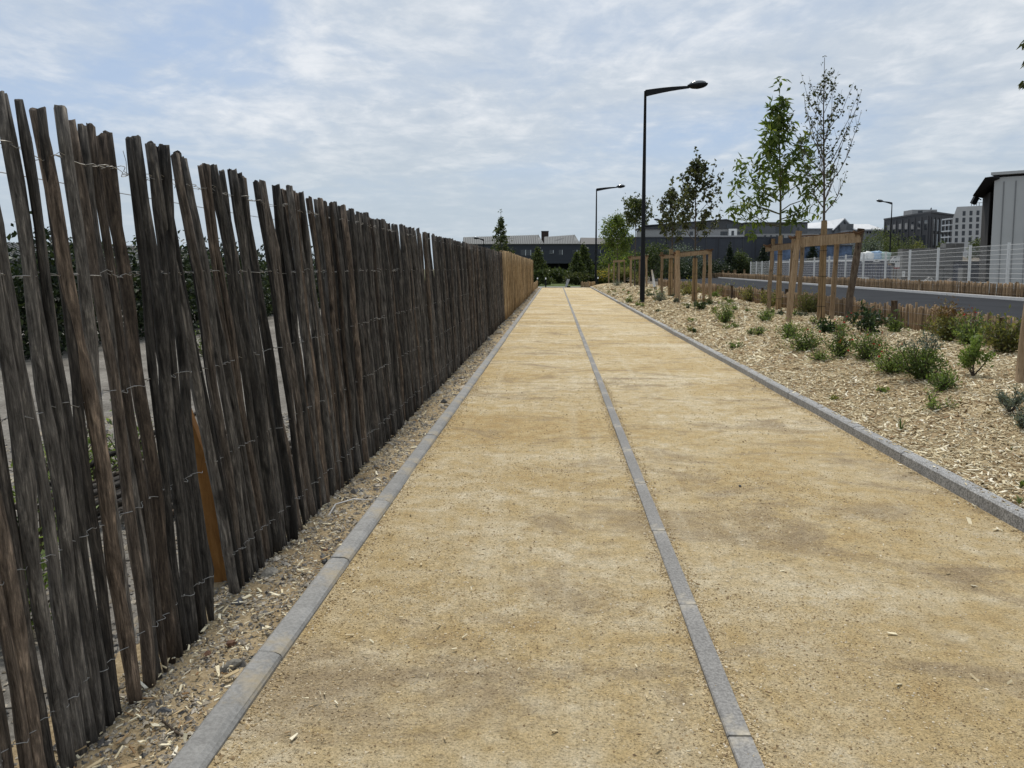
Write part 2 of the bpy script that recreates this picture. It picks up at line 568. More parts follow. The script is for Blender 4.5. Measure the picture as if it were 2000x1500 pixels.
M['leaf_glossy'] = leafmat('leaf_glossy', [(0.0, (0.014, 0.030, 0.012)), (0.6, (0.035, 0.065, 0.022)), (1.0, (0.075, 0.115, 0.04))], 0.15, 0.3)
M['leaf_red'] = leafmat('leaf_red', [(0.0, (0.085, 0.040, 0.018)), (0.6, (0.15, 0.085, 0.035)), (1.0, (0.17, 0.15, 0.05))], 0.25)
M['leaf_far'] = leafmat('leaf_far', [(0.0, (0.022, 0.034, 0.012)), (0.5, (0.060, 0.082, 0.024)), (1.0, (0.13, 0.15, 0.048))], 0.25)
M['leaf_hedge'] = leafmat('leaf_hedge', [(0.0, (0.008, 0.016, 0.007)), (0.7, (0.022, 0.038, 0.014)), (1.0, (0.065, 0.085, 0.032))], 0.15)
M['flower'] = pieces('red_petal', [(0.0, (0.45, 0.02, 0.025)), (1.0, (0.62, 0.06, 0.05))], 0.6)
M['yellow'] = pieces('yellow_petal', [(0.0, (0.55, 0.38, 0.03)), (1.0, (0.7, 0.52, 0.08))], 0.6)
M['grassm'] = leafmat('grass_blade', [(0.0, (0.05, 0.08, 0.02)), (0.7, (0.12, 0.16, 0.045)), (1.0, (0.26, 0.25, 0.10))], 0.3)
M['navy'] = clad('navy_cladding', (0.018, 0.023, 0.036), 0.8, 2, 0.3, 0.55)
M['slate'] = clad('slate_mesh_cladding', (0.034, 0.040, 0.052), 0.35, 0, 0.35, 0.6)
M['zinc'] = plain('zinc_sheet', (0.040, 0.044, 0.046), 0.75, 0.15, var=0.25, scale=1.5)
M['zinc_seam'] = plain('zinc_seam', (0.125, 0.132, 0.132), 0.7, 0.15, var=0.1)
M['brownroof'] = clad('brown_sheet_roof', (0.06, 0.057, 0.054), 1.2, 0, 0.3, 0.7)
M['rust'] = plain('dark_rust', (0.045, 0.030, 0.024), 0.85, var=0.4, scale=3)
M['void'] = plain('dark_recess', (0.010, 0.010, 0.012), 0.9)
M['pane'] = plain('window_pane', (0.016, 0.020, 0.026), 0.08, var=0.2, spec=0.7)
M['trim'] = plain('pale_trim', (0.52, 0.54, 0.56), 0.6, var=0.05)
M['g_dark'] = clad('dark_render', (0.055, 0.057, 0.060), 1.0, 0, 0.25, 0.8)
M['g_mid'] = plain('mid_grey_render', (0.115, 0.12, 0.125), 0.85)
M['g_light'] = plain('light_grey_render', (0.30, 0.30, 0.295), 0.85)
M['g_pale'] = plain('bluish_render', (0.215, 0.225, 0.24), 0.85)
M['w_roof'] = plain('white_metal_roof', (0.58, 0.59, 0.60), 0.5, var=0.06)
M['w_wall'] = plain('white_render', (0.46, 0.46, 0.455), 0.85, var=0.05)
M['charcoal'] = plain('charcoal_panel', (0.035, 0.037, 0.042), 0.7)
M['charcoal2'] = plain('charcoal_pilaster', (0.062, 0.064, 0.070), 0.7)
M['hallwall'] = plain('pale_grey_sheet', (0.44, 0.445, 0.435), 0.55, var=0.04, scale=0.8)
M['hallseam'] = plain('sheet_seam', (0.20, 0.205, 0.205), 0.6)
M['hallside'] = plain('dark_boarded_side', (0.018, 0.016, 0.015), 0.9, var=0.3)
M['cont'] = clad('navy_container', (0.040, 0.046, 0.080), 1.4, 1, 0.35, 0.6)
M['conc'] = stone_mat('cast_concrete', (0.20, 0.195, 0.185), 0.12, 30, 0.9, None)
M['bluep'] = plain('blue_mural', (0.085, 0.125, 0.20), 0.7, var=0.75, scale=0.9)
M['bagw'] = plain('white_woven_bag', (0.62, 0.63, 0.62), 0.8, var=0.1)
M['bagb'] = plain('pale_blue_bag', (0.30, 0.42, 0.56), 0.8, var=0.15)
M['bagg'] = plain('pale_green_bag', (0.36, 0.47, 0.43), 0.8, var=0.15)
M['ink'] = plain('dark_ink', (0.03, 0.03, 0.035), 0.7)
M['redband'] = plain('red_band', (0.35, 0.06, 0.05), 0.7)
M['earth'] = dirt_mat('earth_bank', [(0.30, (0.06, 0.05, 0.038)), (0.48, (0.12, 0.105, 0.08)), (0.62, (0.17, 0.145, 0.115)), (0.75, (0.25, 0.21, 0.17))], 0.6)
M['steel'] = plain('grey_steel_plate', (0.33, 0.34, 0.345), 0.45, 0.3, var=0.1)
M['plastic'] = plain('clear_plastic_strip', (0.55, 0.53, 0.50), 0.35, var=0.1)
M['grass'] = dirt_mat('lawn', [(0.30, (0.035, 0.055, 0.016)), (0.5, (0.085, 0.115, 0.035)), (0.75, (0.16, 0.17, 0.07))], 1.0)

# ------------------------------------------------------------------ setting: ground, path, verge, bed, road
PATH_END = 62.0
XL0, XL1 = -1.18, -1.075        # left kerb outer / inner edge
XR0, XR1 = 2.76, 2.862          # right kerb inner / outer edge
XS0, XS1 = 0.575, 0.655         # centre strip


def wob(x, y, s=1.0):
    return (np.sin(1.7 * s * x + 0.6 * s * y) * np.sin(1.1 * s * y - 0.8 * s * x + 1.3) + 0.5 * np.sin(3.9 * s * x + 2.2) * np.sin(3.1 * s * y + 0.7))


def bedz(x, y):
    x = np.asarray(x, float)
    t = np.clip((x - XR1) / 1.9, 0, 1)
    t = t * t * (3 - 2 * t)
    far = np.clip((x - 6.6) / 1.0, 0, 1)
    return 0.055 + 0.25 * t - 0.05 * far + 0.022 * wob(x, y) * np.clip((x - XR1) / 0.5, 0, 1)


def lotz(x, y):
    return 0.015 + 0.02 * wob(x, y, 1.3) + 0.012 * wob(x, y, 4.0)


V, q = grid([-900, -60, -20, 20, 60, 900], [-60, 0, 50, 100, 200, 1500], lambda a, b: a * 0 - 0.09)
mesh('ground', V, [], [q], M['ground'], kind='structure')
V, q = grid(np.linspace(XL1 - 0.02, XR0 + 0.02, 40), np.linspace(-1, PATH_END, 200), lambda a, b: 0.006 * wob(a, b, 0.9))
mesh('path', V, [], [q], M['sand'], kind='structure', smooth=True)
V, q = grid(np.linspace(-1.75, XL0 + 0.01, 10), np.linspace(-1, PATH_END, 400), lambda a, b: 0.012 + 0.012 * wob(a, b, 3.0) + 0.008 * wob(a, b, 9.0))
mesh('verge', V, [], [q], M['verge'], kind='structure', smooth=True)
V, q = grid(np.concatenate([np.linspace(-40, -8, 12), np.linspace(-7.5, -1.7, 50)]), np.concatenate([np.linspace(-3, 12, 120), np.linspace(12.5, 75, 40)]), lotz)
mesh('gravel_lot', V, [], [q], M['lot'], kind='structure', smooth=True)
V, q = grid(np.linspace(XR1 - 0.01, 7.6, 60), np.linspace(-1, 66, 300), bedz)
mesh('mulch_bed', V, [], [q], M['mulch'], kind='structure', smooth=True)
V, q = grid([7.5, 60, 400], [-5, 60, 130, 700], lambda a, b: a * 0 + 0.25)
mesh('site_ground', V, [], [q], M['earth'], kind='structure')
V, q = grid([-30, 0, 7.5], [66.2, 80, 130], lambda a, b: a * 0 - 0.05)
mesh('lawn', V, [], [q], M['grass'], kind='structure')
V, q = grid([-30, 0, 8], [PATH_END + 0.1, PATH_END + 4.2], lambda a, b: a * 0 - 0.02)
mesh('cross_paving', V, [], [q], M['paving'], kind='structure')

# far road kerb follows the photo: two surveyed points
KA, KB = at_z(1900, 575, 0.42), at_z(1460, 545, 0.42)
KD = (KB - KA) / (KB[1] - KA[1])


def kx(y):
    return KA[0] + KD[0] * (y - KA[1])


ROADZ = 0.30
V = np.array([[7.75, -5, ROADZ], [7.75, 45, ROADZ], [9.5, 70, ROADZ], [12, 100, ROADZ], [kx(104), 104, ROADZ], [kx(-5), -5, ROADZ]])
mesh('road', V, [np.array([[0, 1, 5], [1, 2, 5], [2, 4, 5], [2, 3, 4]])[:, ::-1]], [], M['asphalt'], kind='structure')


def kerb_run(name, label_none, prof, y0, y1, seg, mat, jit=0.0, rounded=None):
    """row of kerb stones sharing one mesh; prof = closed XZ outline"""
    root = bpy.data.objects.new(name, None)
    COL.objects.link(root)
    tag(root, kind='structure')
    prof = np.asarray(prof, float)
    data = []
    for v_ in range(3):
        mb = MB()
        n = len(prof)
        L = seg - 0.008
        c = 0.004
        ys = [0, c, L * 0.5, L - c, L]
        cx = prof.mean(0)
        rings = []
        for k, yy in enumerate(ys):
            s_ = 0.965 if k in (0, 4) else 1.0
            p = cx + (prof - cx) * s_
            w_ = (RNG.normal(size=prof.shape) * 0.0012)
            rings.append(np.column_stack([p[:, 0] + w_[:, 0], np.full(n, yy), p[:, 1] + w_[:, 1]]))
        VV = np.vstack(rings)
        qs = np.array([[k * n + i, (k + 1) * n + i, (k + 1) * n + (i + 1) % n, k * n + (i + 1) % n] for k in range(4) for i in range(n)])
        mb.add(VV, qs)
        t_ = np.array([[0, i, i + 1] for i in range(1, n - 1)])
        mb.F3.append(t_)
        mb.F3.append(t_[:, ::-1] + 4 * n)
        data.append(mesh_data('kerb_stone', np.vstack(mb.V), mb.F3, mb.F4, mat, None, False))
    y = y0
    k = 0
    while y < y1:
        o = bpy.data.objects.new('kerb_stone', data[k % 3])
        COL.objects.link(o)
        o.parent = root
        o.location = (random.uniform(-jit, jit), y, random.uniform(-jit, jit) * 0.6)
        o.rotation_euler = (0, 0, random.uniform(-jit, jit) * 0.3)
        y += seg
        k += 1
    return root


a0, a1 = XL0, XL1
kerb_run('kerb_left', None, [(a0, -0.1), (a1, -0.1), (a1, 0.010), (a1 - 0.008, 0.024), (a1 - 0.028, 0.034), (a0 + 0.012, 0.036), (a0, 0.028)][::-1],
         -0.13, PATH_END, 1.0, M['kerb_l'], 0.002)
kerb_run('kerb_right', None, [(XR0, -0.12), (XR1, -0.12), (XR1, 0.082), (XR1 - 0.006, 0.088), (XR0 + 0.02, 0.088), (XR0 + 0.004, 0.074)][::-1],
         0.2, PATH_END, 1.0, M['kerb_r'], 0.002)
kerb_run('centre_strip', None, [(XS0, -0.08), (XS1, -0.08), (XS1, 0.009), (XS1 - 0.004, 0.013), (XS0 + 0.004, 0.013), (XS0, 0.009)][::-1],
         0.45, PATH_END, 1.0, M['strip'], 0.002)
# road kerb, far side
rk = bpy.data.objects.new('kerb_road', None)
COL.objects.link(rk)
tag(rk, kind='structure')
ang = math.atan2(-KD[0], 1)
mb = MB()
mb.box((-0.02, 0.004, -0.05), (0.18, 1.996, 0.115))
kd_ = mesh_data('kerb_stone', np.vstack(mb.V), mb.F3, mb.F4, M['kerb_w'])
yy = 20.0
while yy < 103:
    o = bpy.data.objects.new('kerb_stone', kd_)
    COL.objects.link(o)
    o.parent = rk
    o.location = (kx(yy), yy, ROADZ)
    o.rotation_euler = (0, 0, ang)
    yy += 2.0 / math.hypot(1, KD[0]) * 1.0

# ------------------------------------------------------------------ palings
def paling_data(name, mat, L, r, seed, sides=12, rings=17, point=False, wobble=0.015):
    rg = np.random.default_rng(seed)
    zs = np.linspace(0, L, rings)
    ph = rg.uniform(0, 6.28, 4)
    cx = wobble * (np.sin(zs / L * 3.0 + ph[0]) - np.sin(ph[0])) + 0.3 * wobble * np.sin(zs * 7 + ph[1])
    cy = wobble * (np.sin(zs / L * 3.6 + ph[2]) - np.sin(ph[2])) + 0.3 * wobble * np.sin(zs * 8 + ph[3])
    a = np.linspace(0, 2 * np.pi, sides, endpoint=False)
    kind = rg.integers(0, 2)
    prof = 1 + 0.07 * np.cos(2 * a + ph[1]) + 0.05 * rg.normal(size=sides)
    if kind:                                   # split pole: one or two flat faces
        for f in range(kind):
            th = rg.uniform(0, 6.28)
            cut = rg.uniform(0.62, 0.85)
            c_ = np.cos(a - th)
            prof = np.where(c_ * prof > cut, cut / np.maximum(c_, 0.2), prof)
    R = r * (1.10 - 0.22 * zs / L) * (1 + 0.06 * rg.normal(size=rings))
    R = R[:, None] * prof[None, :] * (1 + 0.04 * rg.normal(size=(rings, sides)))
    for _ in range(2 if rings > 6 else 0):     # knots
        kz, ka = int(rg.integers(2, rings - 2)), int(rg.integers(0, sides))
        R[kz, ka] *= 1.35
        R[kz, (ka + 1) % sides] *= 1.15
    if point:
        R[0] *= 0.35
        R[1] *= 0.95
        zs[1] = 0.16
    V = np.stack([cx[:, None] + R * np.cos(a), cy[:, None] + R * np.sin(a), np.repeat(zs[:, None], sides, 1)], -1)
    V[-1, :, 2] += rg.normal(size=sides) * 0.003 + 0.004 * np.cos(a - ph[0])
    i, j = np.meshgrid(np.arange(rings - 1), np.arange(sides), indexing='ij')
    q_ = np.stack([i * sides + j, i * sides + (j + 1) % sides, (i + 1) * sides + (j + 1) % sides, (i + 1) * sides + j], -1).reshape(-1, 4)
    t_ = np.array([[0, k, k + 1] for k in range(1, sides - 1)])
    return V.reshape(-1, 3), [t_[:, ::-1], t_ + (rings - 1) * sides], q_


FX = -1.50
POLES = []                         # (y, dx, lean_x, lean_y, r, topz)
y = 1.30
gap_done = False
prevr = 0.02
while y < 22.55:
    r = float(np.clip(RNG.normal(0.0190, 0.0034), 0.0125, 0.028))
    lx = 0.100 - 0.054 * min(1, max(0, (y - 2) / 20)) + RNG.normal() * 0.0045
    ly = RNG.normal() * 0.0055
    if 2.6 < y < 3.3:
        ly -= 0.045 * (y - 2.6) / 0.65
    if 3.4 < y < 5.4:
        ly += 0.118 * (1 - (y - 3.4) / 2.0)        # the roll past the gap leans towards the other one
    POLES.append([y, RNG.normal() * 0.006, lx, ly, r, 2.0 + 0.10 * max(0, 1 - (y - 1.8) / 6.0) + RNG.normal() * 0.011])
    y += float(np.clip(RNG.normal(0.0570 if y < 3.0 else (0.053 if y < 6 else 0.052), 0.0065), 0.040, 0.080))
    if not gap_done and y > 3.2:
        y = 3.44
        gap_done = True

fence = thing('paling_fence', 'tall dark weathered chestnut paling fence bound with wire beside the path', 'fence', (FX, 0, 0))
pvars = []
for k in range(18):
    V, t3, q4 = paling_data('paling', M['pole'], 2.0, 0.02, 100 + k, point=(k % 3 == 0))
    pvars.append(mesh_data('paling', V, t3, [q4], M['pole'], None, True))
NIND = 300
for i, (y, dx, lx, ly, r, tz) in enumerate(POLES[:NIND]):
    o = bpy.data.objects.new('paling', pvars[RNG.integers(0, 18)])
    COL.objects.link(o)
    o.parent = fence
    s = r / 0.02
    low = -0.03 + (0.02 if RNG.random() < 0.3 else 0)
    mat = Matrix.Translation((dx, y, low)) @ Euler((ly, -lx, 0)).to_matrix().to_4x4() @ Matrix.Rotation(RNG.uniform(0, 6.28), 4, 'Z') @ Matrix.Diagonal((s, s, (tz - low) / 2.0, 1))
    o.matrix_local = mat
mb = MB()
for (y, dx, lx, ly, r, tz) in POLES[NIND:]:
    V, t3, q4 = paling_data('p', None, 2.0, r, int(RNG.integers(0, 9999)), 6, 7)
    V = V.copy()
    V[:, 0] += dx - lx * V[:, 2]
    V[:, 1] += y - ly * V[:, 2]
    V[:, 2] *= tz / 2.0
    mb.add(V, [t3[0], t3[1], q4], RNG.random())
if mb.n:
    mb.build('far_palings', M['pole'], fence, True, kind='stuff')
# twisted double wires woven round the poles
for wi, h in enumerate((0.21, 0.67, 1.10, 1.53, 1.925)):
    mb = MB()
    jz = RNG.normal(size=len(POLES)) * 0.007
    segs = [[i for i, p in enumerate(POLES) if p[0] < 3.4], [i for i, p in enumerate(POLES) if p[0] > 3.4]]
    for idx in segs:
        for strand in (0, 1):
            P = []
            for n_, i in enumerate(idx):
                y, dx, lx, ly, r, tz = POLES[i]
                hh = h + jz[i]
                cx = dx - lx * hh
                cy = y - ly * hh
                side = 1 if strand == 0 else -1
                rr = r * 1.02 + 0.003
                P.append((cx + side * rr * 0.75, cy - r * 0.75, hh + 0.004 * side))
                P.append((cx + side * rr, cy, hh + 0.003 * (1 if n_ % 2 else -1)))
                P.append((cx + side * rr * 0.75, cy + r * 0.75, hh))
                if n_ + 1 < len(idx):
                    y2, dx2, lx2, ly2 = POLES[idx[n_ + 1]][:4]
                    h2 = h + jz[idx[n_ + 1]]
                    my = (cy + r + y2 - ly2 * h2 - POLES[idx[n_ + 1]][4]) / 2
                    P.append(((cx + dx2 - lx2 * h2) / 2 + 0.002 * side, my, (hh + h2) / 2 + 0.002 * side))
            P = np.array(P)
            near = P[P[:, 1] < 9.0]
            far = P[P[:, 1] >= 8.9]
            if len(near) > 1:
                mb.tube(near, 0.0014, 4, cap=False)
            if len(far) > 1 and strand == 0:
                mb.tube(far[::2], 0.0013, 3, cap=False)
    mb.build('binding_wire', M['wire'], fence)
mb = MB()
mb.tube([(-0.232, 1.4, 1.85), (-0.225, 4, 1.845), (-0.20, 8, 1.85)], 0.0016, 4)
mb.build('tension_wire', M['wire'], fence)
# wire ends sticking up at the top
mb = MB()
for yy_ in (2.17, 2.45, 3.0):
    mb.tube([(-0.2, yy_, 1.92), (-0.195, yy_ - 0.01, 1.97), (-0.20, yy_ - 0.02, 2.01)], 0.0013, 4)
mb.build('loose_wire_end', M['wire'], fence)

# orange sawn post standing in the gap
post = thing('timber_post', 'orange-brown sawn timber post in the gap of the dark paling fence', 'post', (-1.63, 3.60, 0))
mb = MB()
mb.poly_prism([(-0.05, -0.05, -0.1), (0.05, -0.05, -0.1), (0.035, -0.05, 0.55), (-0.03, -0.05, 0.95), (-0.045, -0.05, 0.95)], (0, 0.10, 0))
o = mb.build('shaft', M['orange'], post)
o.rotation_euler = (math.radians(1.5), math.radians(-7.0), math.radians(18))
bv = o.modifiers.new('b', 'BEVEL')
bv.width = 0.006
bv.segments = 2

# fresh light fence
lf = thing('paling_fence', 'new honey-coloured chestnut paling fence continuing past the dark one', 'fence', (FX, 0, 0))
mb = MB()
y = 22.75
k = 0
mbs = [mb]
individ = 0
while y < 51.5:
    r = float(np.clip(RNG.normal(0.024, 0.005), 0.014, 0.036))
    V, t3, q4 = paling_data('p', None, 2.05, r, int(RNG.integers(0, 9999)), 6, 6)
    V = V.copy()
    V[:, 0] += RNG.normal() * 0.02 - 0.03 * V[:, 2]
    V[:, 1] += y - RNG.normal() * 0.012 * V[:, 2]
    V[:, 2] *= 1.0 + RNG.normal() * 0.012
    if y < 30:
        b1 = MB()
        b1.add(V, [t3[0], t3[1], q4], RNG.random())
        b1.build('paling', M['pole_light'], lf, True)
    else:
        mb.add(V, [t3[0], t3[1], q4], RNG.random())
    y += r * 2.15 + abs(RNG.normal()) * 0.018
mb.build('far_palings', M['pole_light'], lf, True, kind='stuff')


def low_fence(label, pts, height, spacing, w, posts, zf, nind=0, mat='pole_low', light=False):
    root = thing('low_paling_fence', label, 'fence', (0, 0, 0))
    pts = np.array(pts, float)
    mbx = MB()
    seg = np.linalg.norm(np.diff(pts, axis=0), axis=1)
    cum = np.concatenate([[0], np.cumsum(seg)])
    s = 0.0
    k = 0
    while s < cum[-1]:
        x_ = np.interp(s, cum, pts[:, 0])
        y_ = np.interp(s, cum, pts[:, 1])
        r = w * 0.5 * (1 + 0.25 * RNG.normal())
        h = height * (1 + 0.06 * RNG.normal() + 0.05 * math.sin(s * 0.9))
        V, t3, q4 = paling_data('p', None, h + 0.06, max(0.008, r), int(RNG.integers(0, 9999)), 6, 4, wobble=0.006)
        V = V.copy()
        V[:, 0] += x_ + RNG.normal() * 0.01 + RNG.normal() * 0.02 * V[:, 2]
        V[:, 1] += y_ + RNG.normal() * 0.03 * V[:, 2]
        V[:, 2] += float(zf(x_, y_)) - 0.06
        if k < nind:
            b1 = MB()
            b1.add(V, [t3[0], t3[1], q4], RNG.random())
            b1.build('paling', M[mat], root, True)
        else:
            mbx.add(V, [t3[0], t3[1], q4], RNG.random())
        s += spacing * (1 + 0.25 * RNG.random())
        k += 1
    if mbx.n:
        mbx.build('far_palings', M[mat], root, True, kind='stuff')
    for (x_, y_, h, r) in posts:
        b1 = MB()
        zz = float(zf(x_, y_))
        b1.tube([(x_, y_, zz - 0.1), (x_ + 0.005, y_, zz + h * 0.5), (x_, y_ + 0.005, zz + h)], [r, r * 1.03, r], 9)
        b1.build('post', M['stake_dark'] if not light else M['stake'], root, True)
    b1 = MB()
    P = np.column_stack([pts[:, 0] - 0.03, pts[:, 1], [float(zf(a, b)) + height * 0.72 for a, b in pts[:, :2]]])
    b1.tube(P, 0.003, 4)
    P[:, 2] -= height * 0.45
    b1.tube(P, 0.003, 4)
    b1.build('binding_wire', M['wire'], root)
    return root


LFX = 7.45
low_fence('low wooden paling edging between the mulch bed and the road', [(LFX, 7.0, 0), (LFX, 35, 0), (LFX + 0.2, 58, 0)], 0.50, 0.058, 0.052,
          [(X(1749, 17.0), 17.0, 0.60, 0.065), (X(1866, 14.2), 14.2, 0.57, 0.04), (X(1960, 12.6), 12.6, 0.5, 0.03), (X(1538, 25.5), 25.5, 0.62, 0.06), (X(1430, 32.5), 32.5, 0.58, 0.05), (X(1490, 27.8), 27.8, 0.6, 0.04)],
          lambda a, b: bedz(min(a, 7.4), b), nind=140)
FEN2 = [(kx(22) + 0.42, 22, 0), (kx(60) + 0.45, 60, 0), (kx(101) + 0.5, 101, 0), (kx(103) - 4.5, 104.5, 0), (12.5, 102, 0)]
low_fence('low wooden paling strip along the far kerb below the white mesh fence', FEN2, 0.56, 0.085, 0.075,
          [(X(1796, 40.5), 40.5, 0.62, 0.05), (X(1412, 103), 103.2, 0.95, 0.13), (X(1423, 103), 103.2, 0.85, 0.13), (X(1436, 103), 103.3, 1.0, 0.2), (X(1455, 103), 103.4, 1.05, 0.12)],
          lambda a, b: 0.36, light=True)
low_fence('short low paling run beyond the end of the honey-coloured fence', [(FX, 52, 0), (FX, 64, 0)], 0.5, 0.07, 0.06, [], lambda a, b: 0.0, mat='pole_light')
low_fence('small low paling corner at the far end of the mulch bed', [(X(1135, 64.5), 64.5, 0), (X(1149, 63.5), 63.5, 0), (X(1149, 64), 64, 0), (X(1163, 66), 66, 0)], 0.42, 0.06, 0.055,
          [(X(1149, 63.5), 63.4, 0.52, 0.05)], lambda a, b: 0.0, mat='pole_light', light=True)

# ------------------------------------------------------------------ wood chips, pebbles, stones
def chips_geo(P, L, Wd, T, rng):
    n = len(P)
    yaw = rng.uniform(0, 2 * np.pi, n)
    pit = rng.normal(0, 0.28, n)
    rol = rng.normal(0, 0.30, n)
    d = np.stack([np.cos(yaw) * np.cos(pit), np.sin(yaw) * np.cos(pit), np.sin(pit)], 1)
    s0 = np.stack([-np.sin(yaw), np.cos(yaw), np.zeros(n)], 1)
    up0 = np.cross(d, s0)
    s = s0 * np.cos(rol)[:, None] + up0 * np.sin(rol)[:, None]
    u = np.cross(d, s)
    L, Wd, T = [np.asarray(a)[:, None] for a in (L, Wd, T)]
    tp = rng.uniform(0.35, 1.0, (n, 1))
    sk = rng.uniform(-0.25, 0.25, (n, 1))
    c = []
    for e, w_ in ((-1, 1.0), (1, tp)):
        for sd_ in (-1, 1):
            c.append(P + d * L * 0.5 * (e + sk * sd_) + s * Wd * 0.5 * sd_ * w_)
    top = [p + u * T for p in c]
    V = np.stack(c + top, 1).reshape(-1, 3)
    b = np.arange(n)[:, None] * 8
    f = np.vstack([b + np.array(x) for x in ([4, 6, 7, 5], [0, 2, 6, 4], [3, 1, 5, 7], [0, 4, 5, 1], [2, 3, 7, 6])])
    return V, f


def stones_geo(P, S, rng, flat=0.6):
    n = len(P)
    base = np.array([[1, 0, 0], [0, 1, 0], [-1, 0, 0], [0, -1, 0], [0, 0, 1], [0, 0, -1.0]])
    yaw = rng.uniform(0, 6.28, n)
    V = base[None] * rng.uniform(0.6, 1.15, (n, 6, 1)) + rng.normal(0, 0.14, (n, 6, 3))
    V[:, :, 0] *= rng.uniform(0.9, 1.5, (n, 1))
    V[:, :, 2] *= flat
    c, s = np.cos(yaw)[:, None], np.sin(yaw)[:, None]
    x_, y_ = V[:, :, 0] * c - V[:, :, 1] * s, V[:, :, 0] * s + V[:, :, 1] * c
    V = np.stack([x_, y_, V[:, :, 2]], -1) * S[:, None, None] + P[:, None, :]
    f = np.array([[0, 1, 4], [1, 2, 4], [2, 3, 4], [3, 0, 4], [1, 0, 5], [2, 1, 5], [3, 2, 5], [0, 3, 5]])
    return V.reshape(-1, 3), (np.arange(n)[:, None, None] * 6 + f[None]).reshape(-1, 3)


rg = np.random.default_rng(21)
mb = MB()
for (y0, y1, dens, k) in ((1.6, 3.6, 1200, 0.9), (3.6, 7, 2100, 0.85), (7, 11, 1200, 1.05), (11, 18, 420, 1.55), (18, 30, 150, 2.3), (30, 62, 38, 4.0)):
    n = int((7.4 - XR1) * (y1 - y0) * dens)
    x_ = rg.uniform(XR1 + 0.005, 7.4, n)
    y_ = rg.uniform(y0, y1, n)
    P = np.stack([x_, y_, bedz(x_, y_) + rg.uniform(0.0, 0.016, n) * min(k, 1.6)], 1)
    L = np.clip(rg.lognormal(math.log(0.034), 0.45, n), 0.012, 0.11) * k
    V, f = chips_geo(P, L, L * rg.uniform(0.13, 0.36, n), np.full(n, 0.004) * k, rg)
    mb.add(V, f, np.repeat(rg.random(n), 8))
mb.build('wood_chips', M['chip'], kind='stuff', label='pale wood chip mulch spread over the planting bed', cat='mulch')

mb = MB()
for (y0, y1, dens, s0) in ((1.0, 2.0, 2500, 0.0032), (2.0, 3.6, 5200, 0.0030), (3.6, 6, 2000, 0.0038), (6, 11, 380, 0.0052), (11, 24, 40, 0.008)):
    n = int((XR0 - XL1) * (y1 - y0) * dens)
    x_ = rg.uniform(XL1 + 0.01, XR0 - 0.01, n)
    y_ = rg.uniform(y0, y1, n)
    keep = rg.random(n) < np.clip(0.55 + 0.5 * wob(x_, y_, 1.4), 0.15, 1)
    keep &= ~((x_ > XS0) & (x_ < XS1) & (rg.random(n) > 0.04))
    x_, y_ = x_[keep], y_[keep]
    n = len(x_)
    S = np.minimum(s0 * rg.lognormal(0, 0.38, n), s0 * 2.1)
    zz = 0.006 * wob(x_, y_, 0.9) + 0.0012 + np.where((x_ > XS0) & (x_ < XS1), 0.013, 0)
    V, f = stones_geo(np.stack([x_, y_, zz], 1), S, rg, 0.7)
    mb.add(V, f, np.repeat(rg.random(n) ** 1.15, 6))
n = 9000                                   # grit swept against the kerbs and the strip
y_ = 1.8 + rg.random(n) ** 1.5 * 9
side = rg.integers(0, 4, n)
off_ = np.abs(rg.normal(0, 0.045, n)) + 0.004
x_ = np.choose(side, [XL1 + off_, XR0 - off_, XS0 - off_ * 0.6, XS1 + off_ * 0.6])
V, f = stones_geo(np.stack([x_, y_, 0.006 * wob(x_, y_, 0.9) + 0.002], 1), 0.0035 * rg.lognormal(0, 0.35, n) * (1 + 0.06 * y_), rg, 0.7)
mb.add(V, f, np.repeat(rg.random(n), 6))
mb.build('path_gravel', M['pebble'], kind='stuff', label='loose sandy grit scattered over the beige path', cat='gravel')
# stray chips on the path
mb = MB()
n = 420
y_ = 2.0 + rg.random(n) ** 1.6 * 9
x_ = np.where(rg.random(n) < 0.55, XL1 + np.abs(rg.normal(0, 0.35, n)), XL1 + rg.random(n) * (XR0 - XL1))
P = np.stack([x_, y_, np.full(n, 0.006)], 1)
L = np.clip(rg.lognormal(math.log(0.016), 0.45, n), 0.007, 0.04)
V, f = chips_geo(P, L, L * rg.uniform(0.15, 0.4, n), np.full(n, 0.003), rg)
mb.add(V, f, np.repeat(rg.uniform(0.15, 1, n), 8))
n = 520                                    # chips spilling over the granite kerb
y_ = 3.5 + rg.random(n) ** 1.4 * 16
over = rg.random(n) < 0.6
x_ = np.where(over, XR0 + 0.03 + rg.random(n) * 0.07, XR0 - np.abs(rg.normal(0, 0.10, n)) - 0.01)
P = np.stack([x_, y_, np.where(over, 0.090, 0.006)], 1)
L = np.clip(rg.lognormal(math.log(0.022), 0.45, n), 0.008, 0.06)
V, f = chips_geo(P, L, L * rg.uniform(0.15, 0.4, n), np.full(n, 0.003), rg)
mb.add(V, f, np.repeat(rg.random(n), 8))
mb.build('stray_chips', M['chip'], kind='stuff', label='stray wood chips lying on the sandy path and spilling over the granite kerb', cat='wood chips')

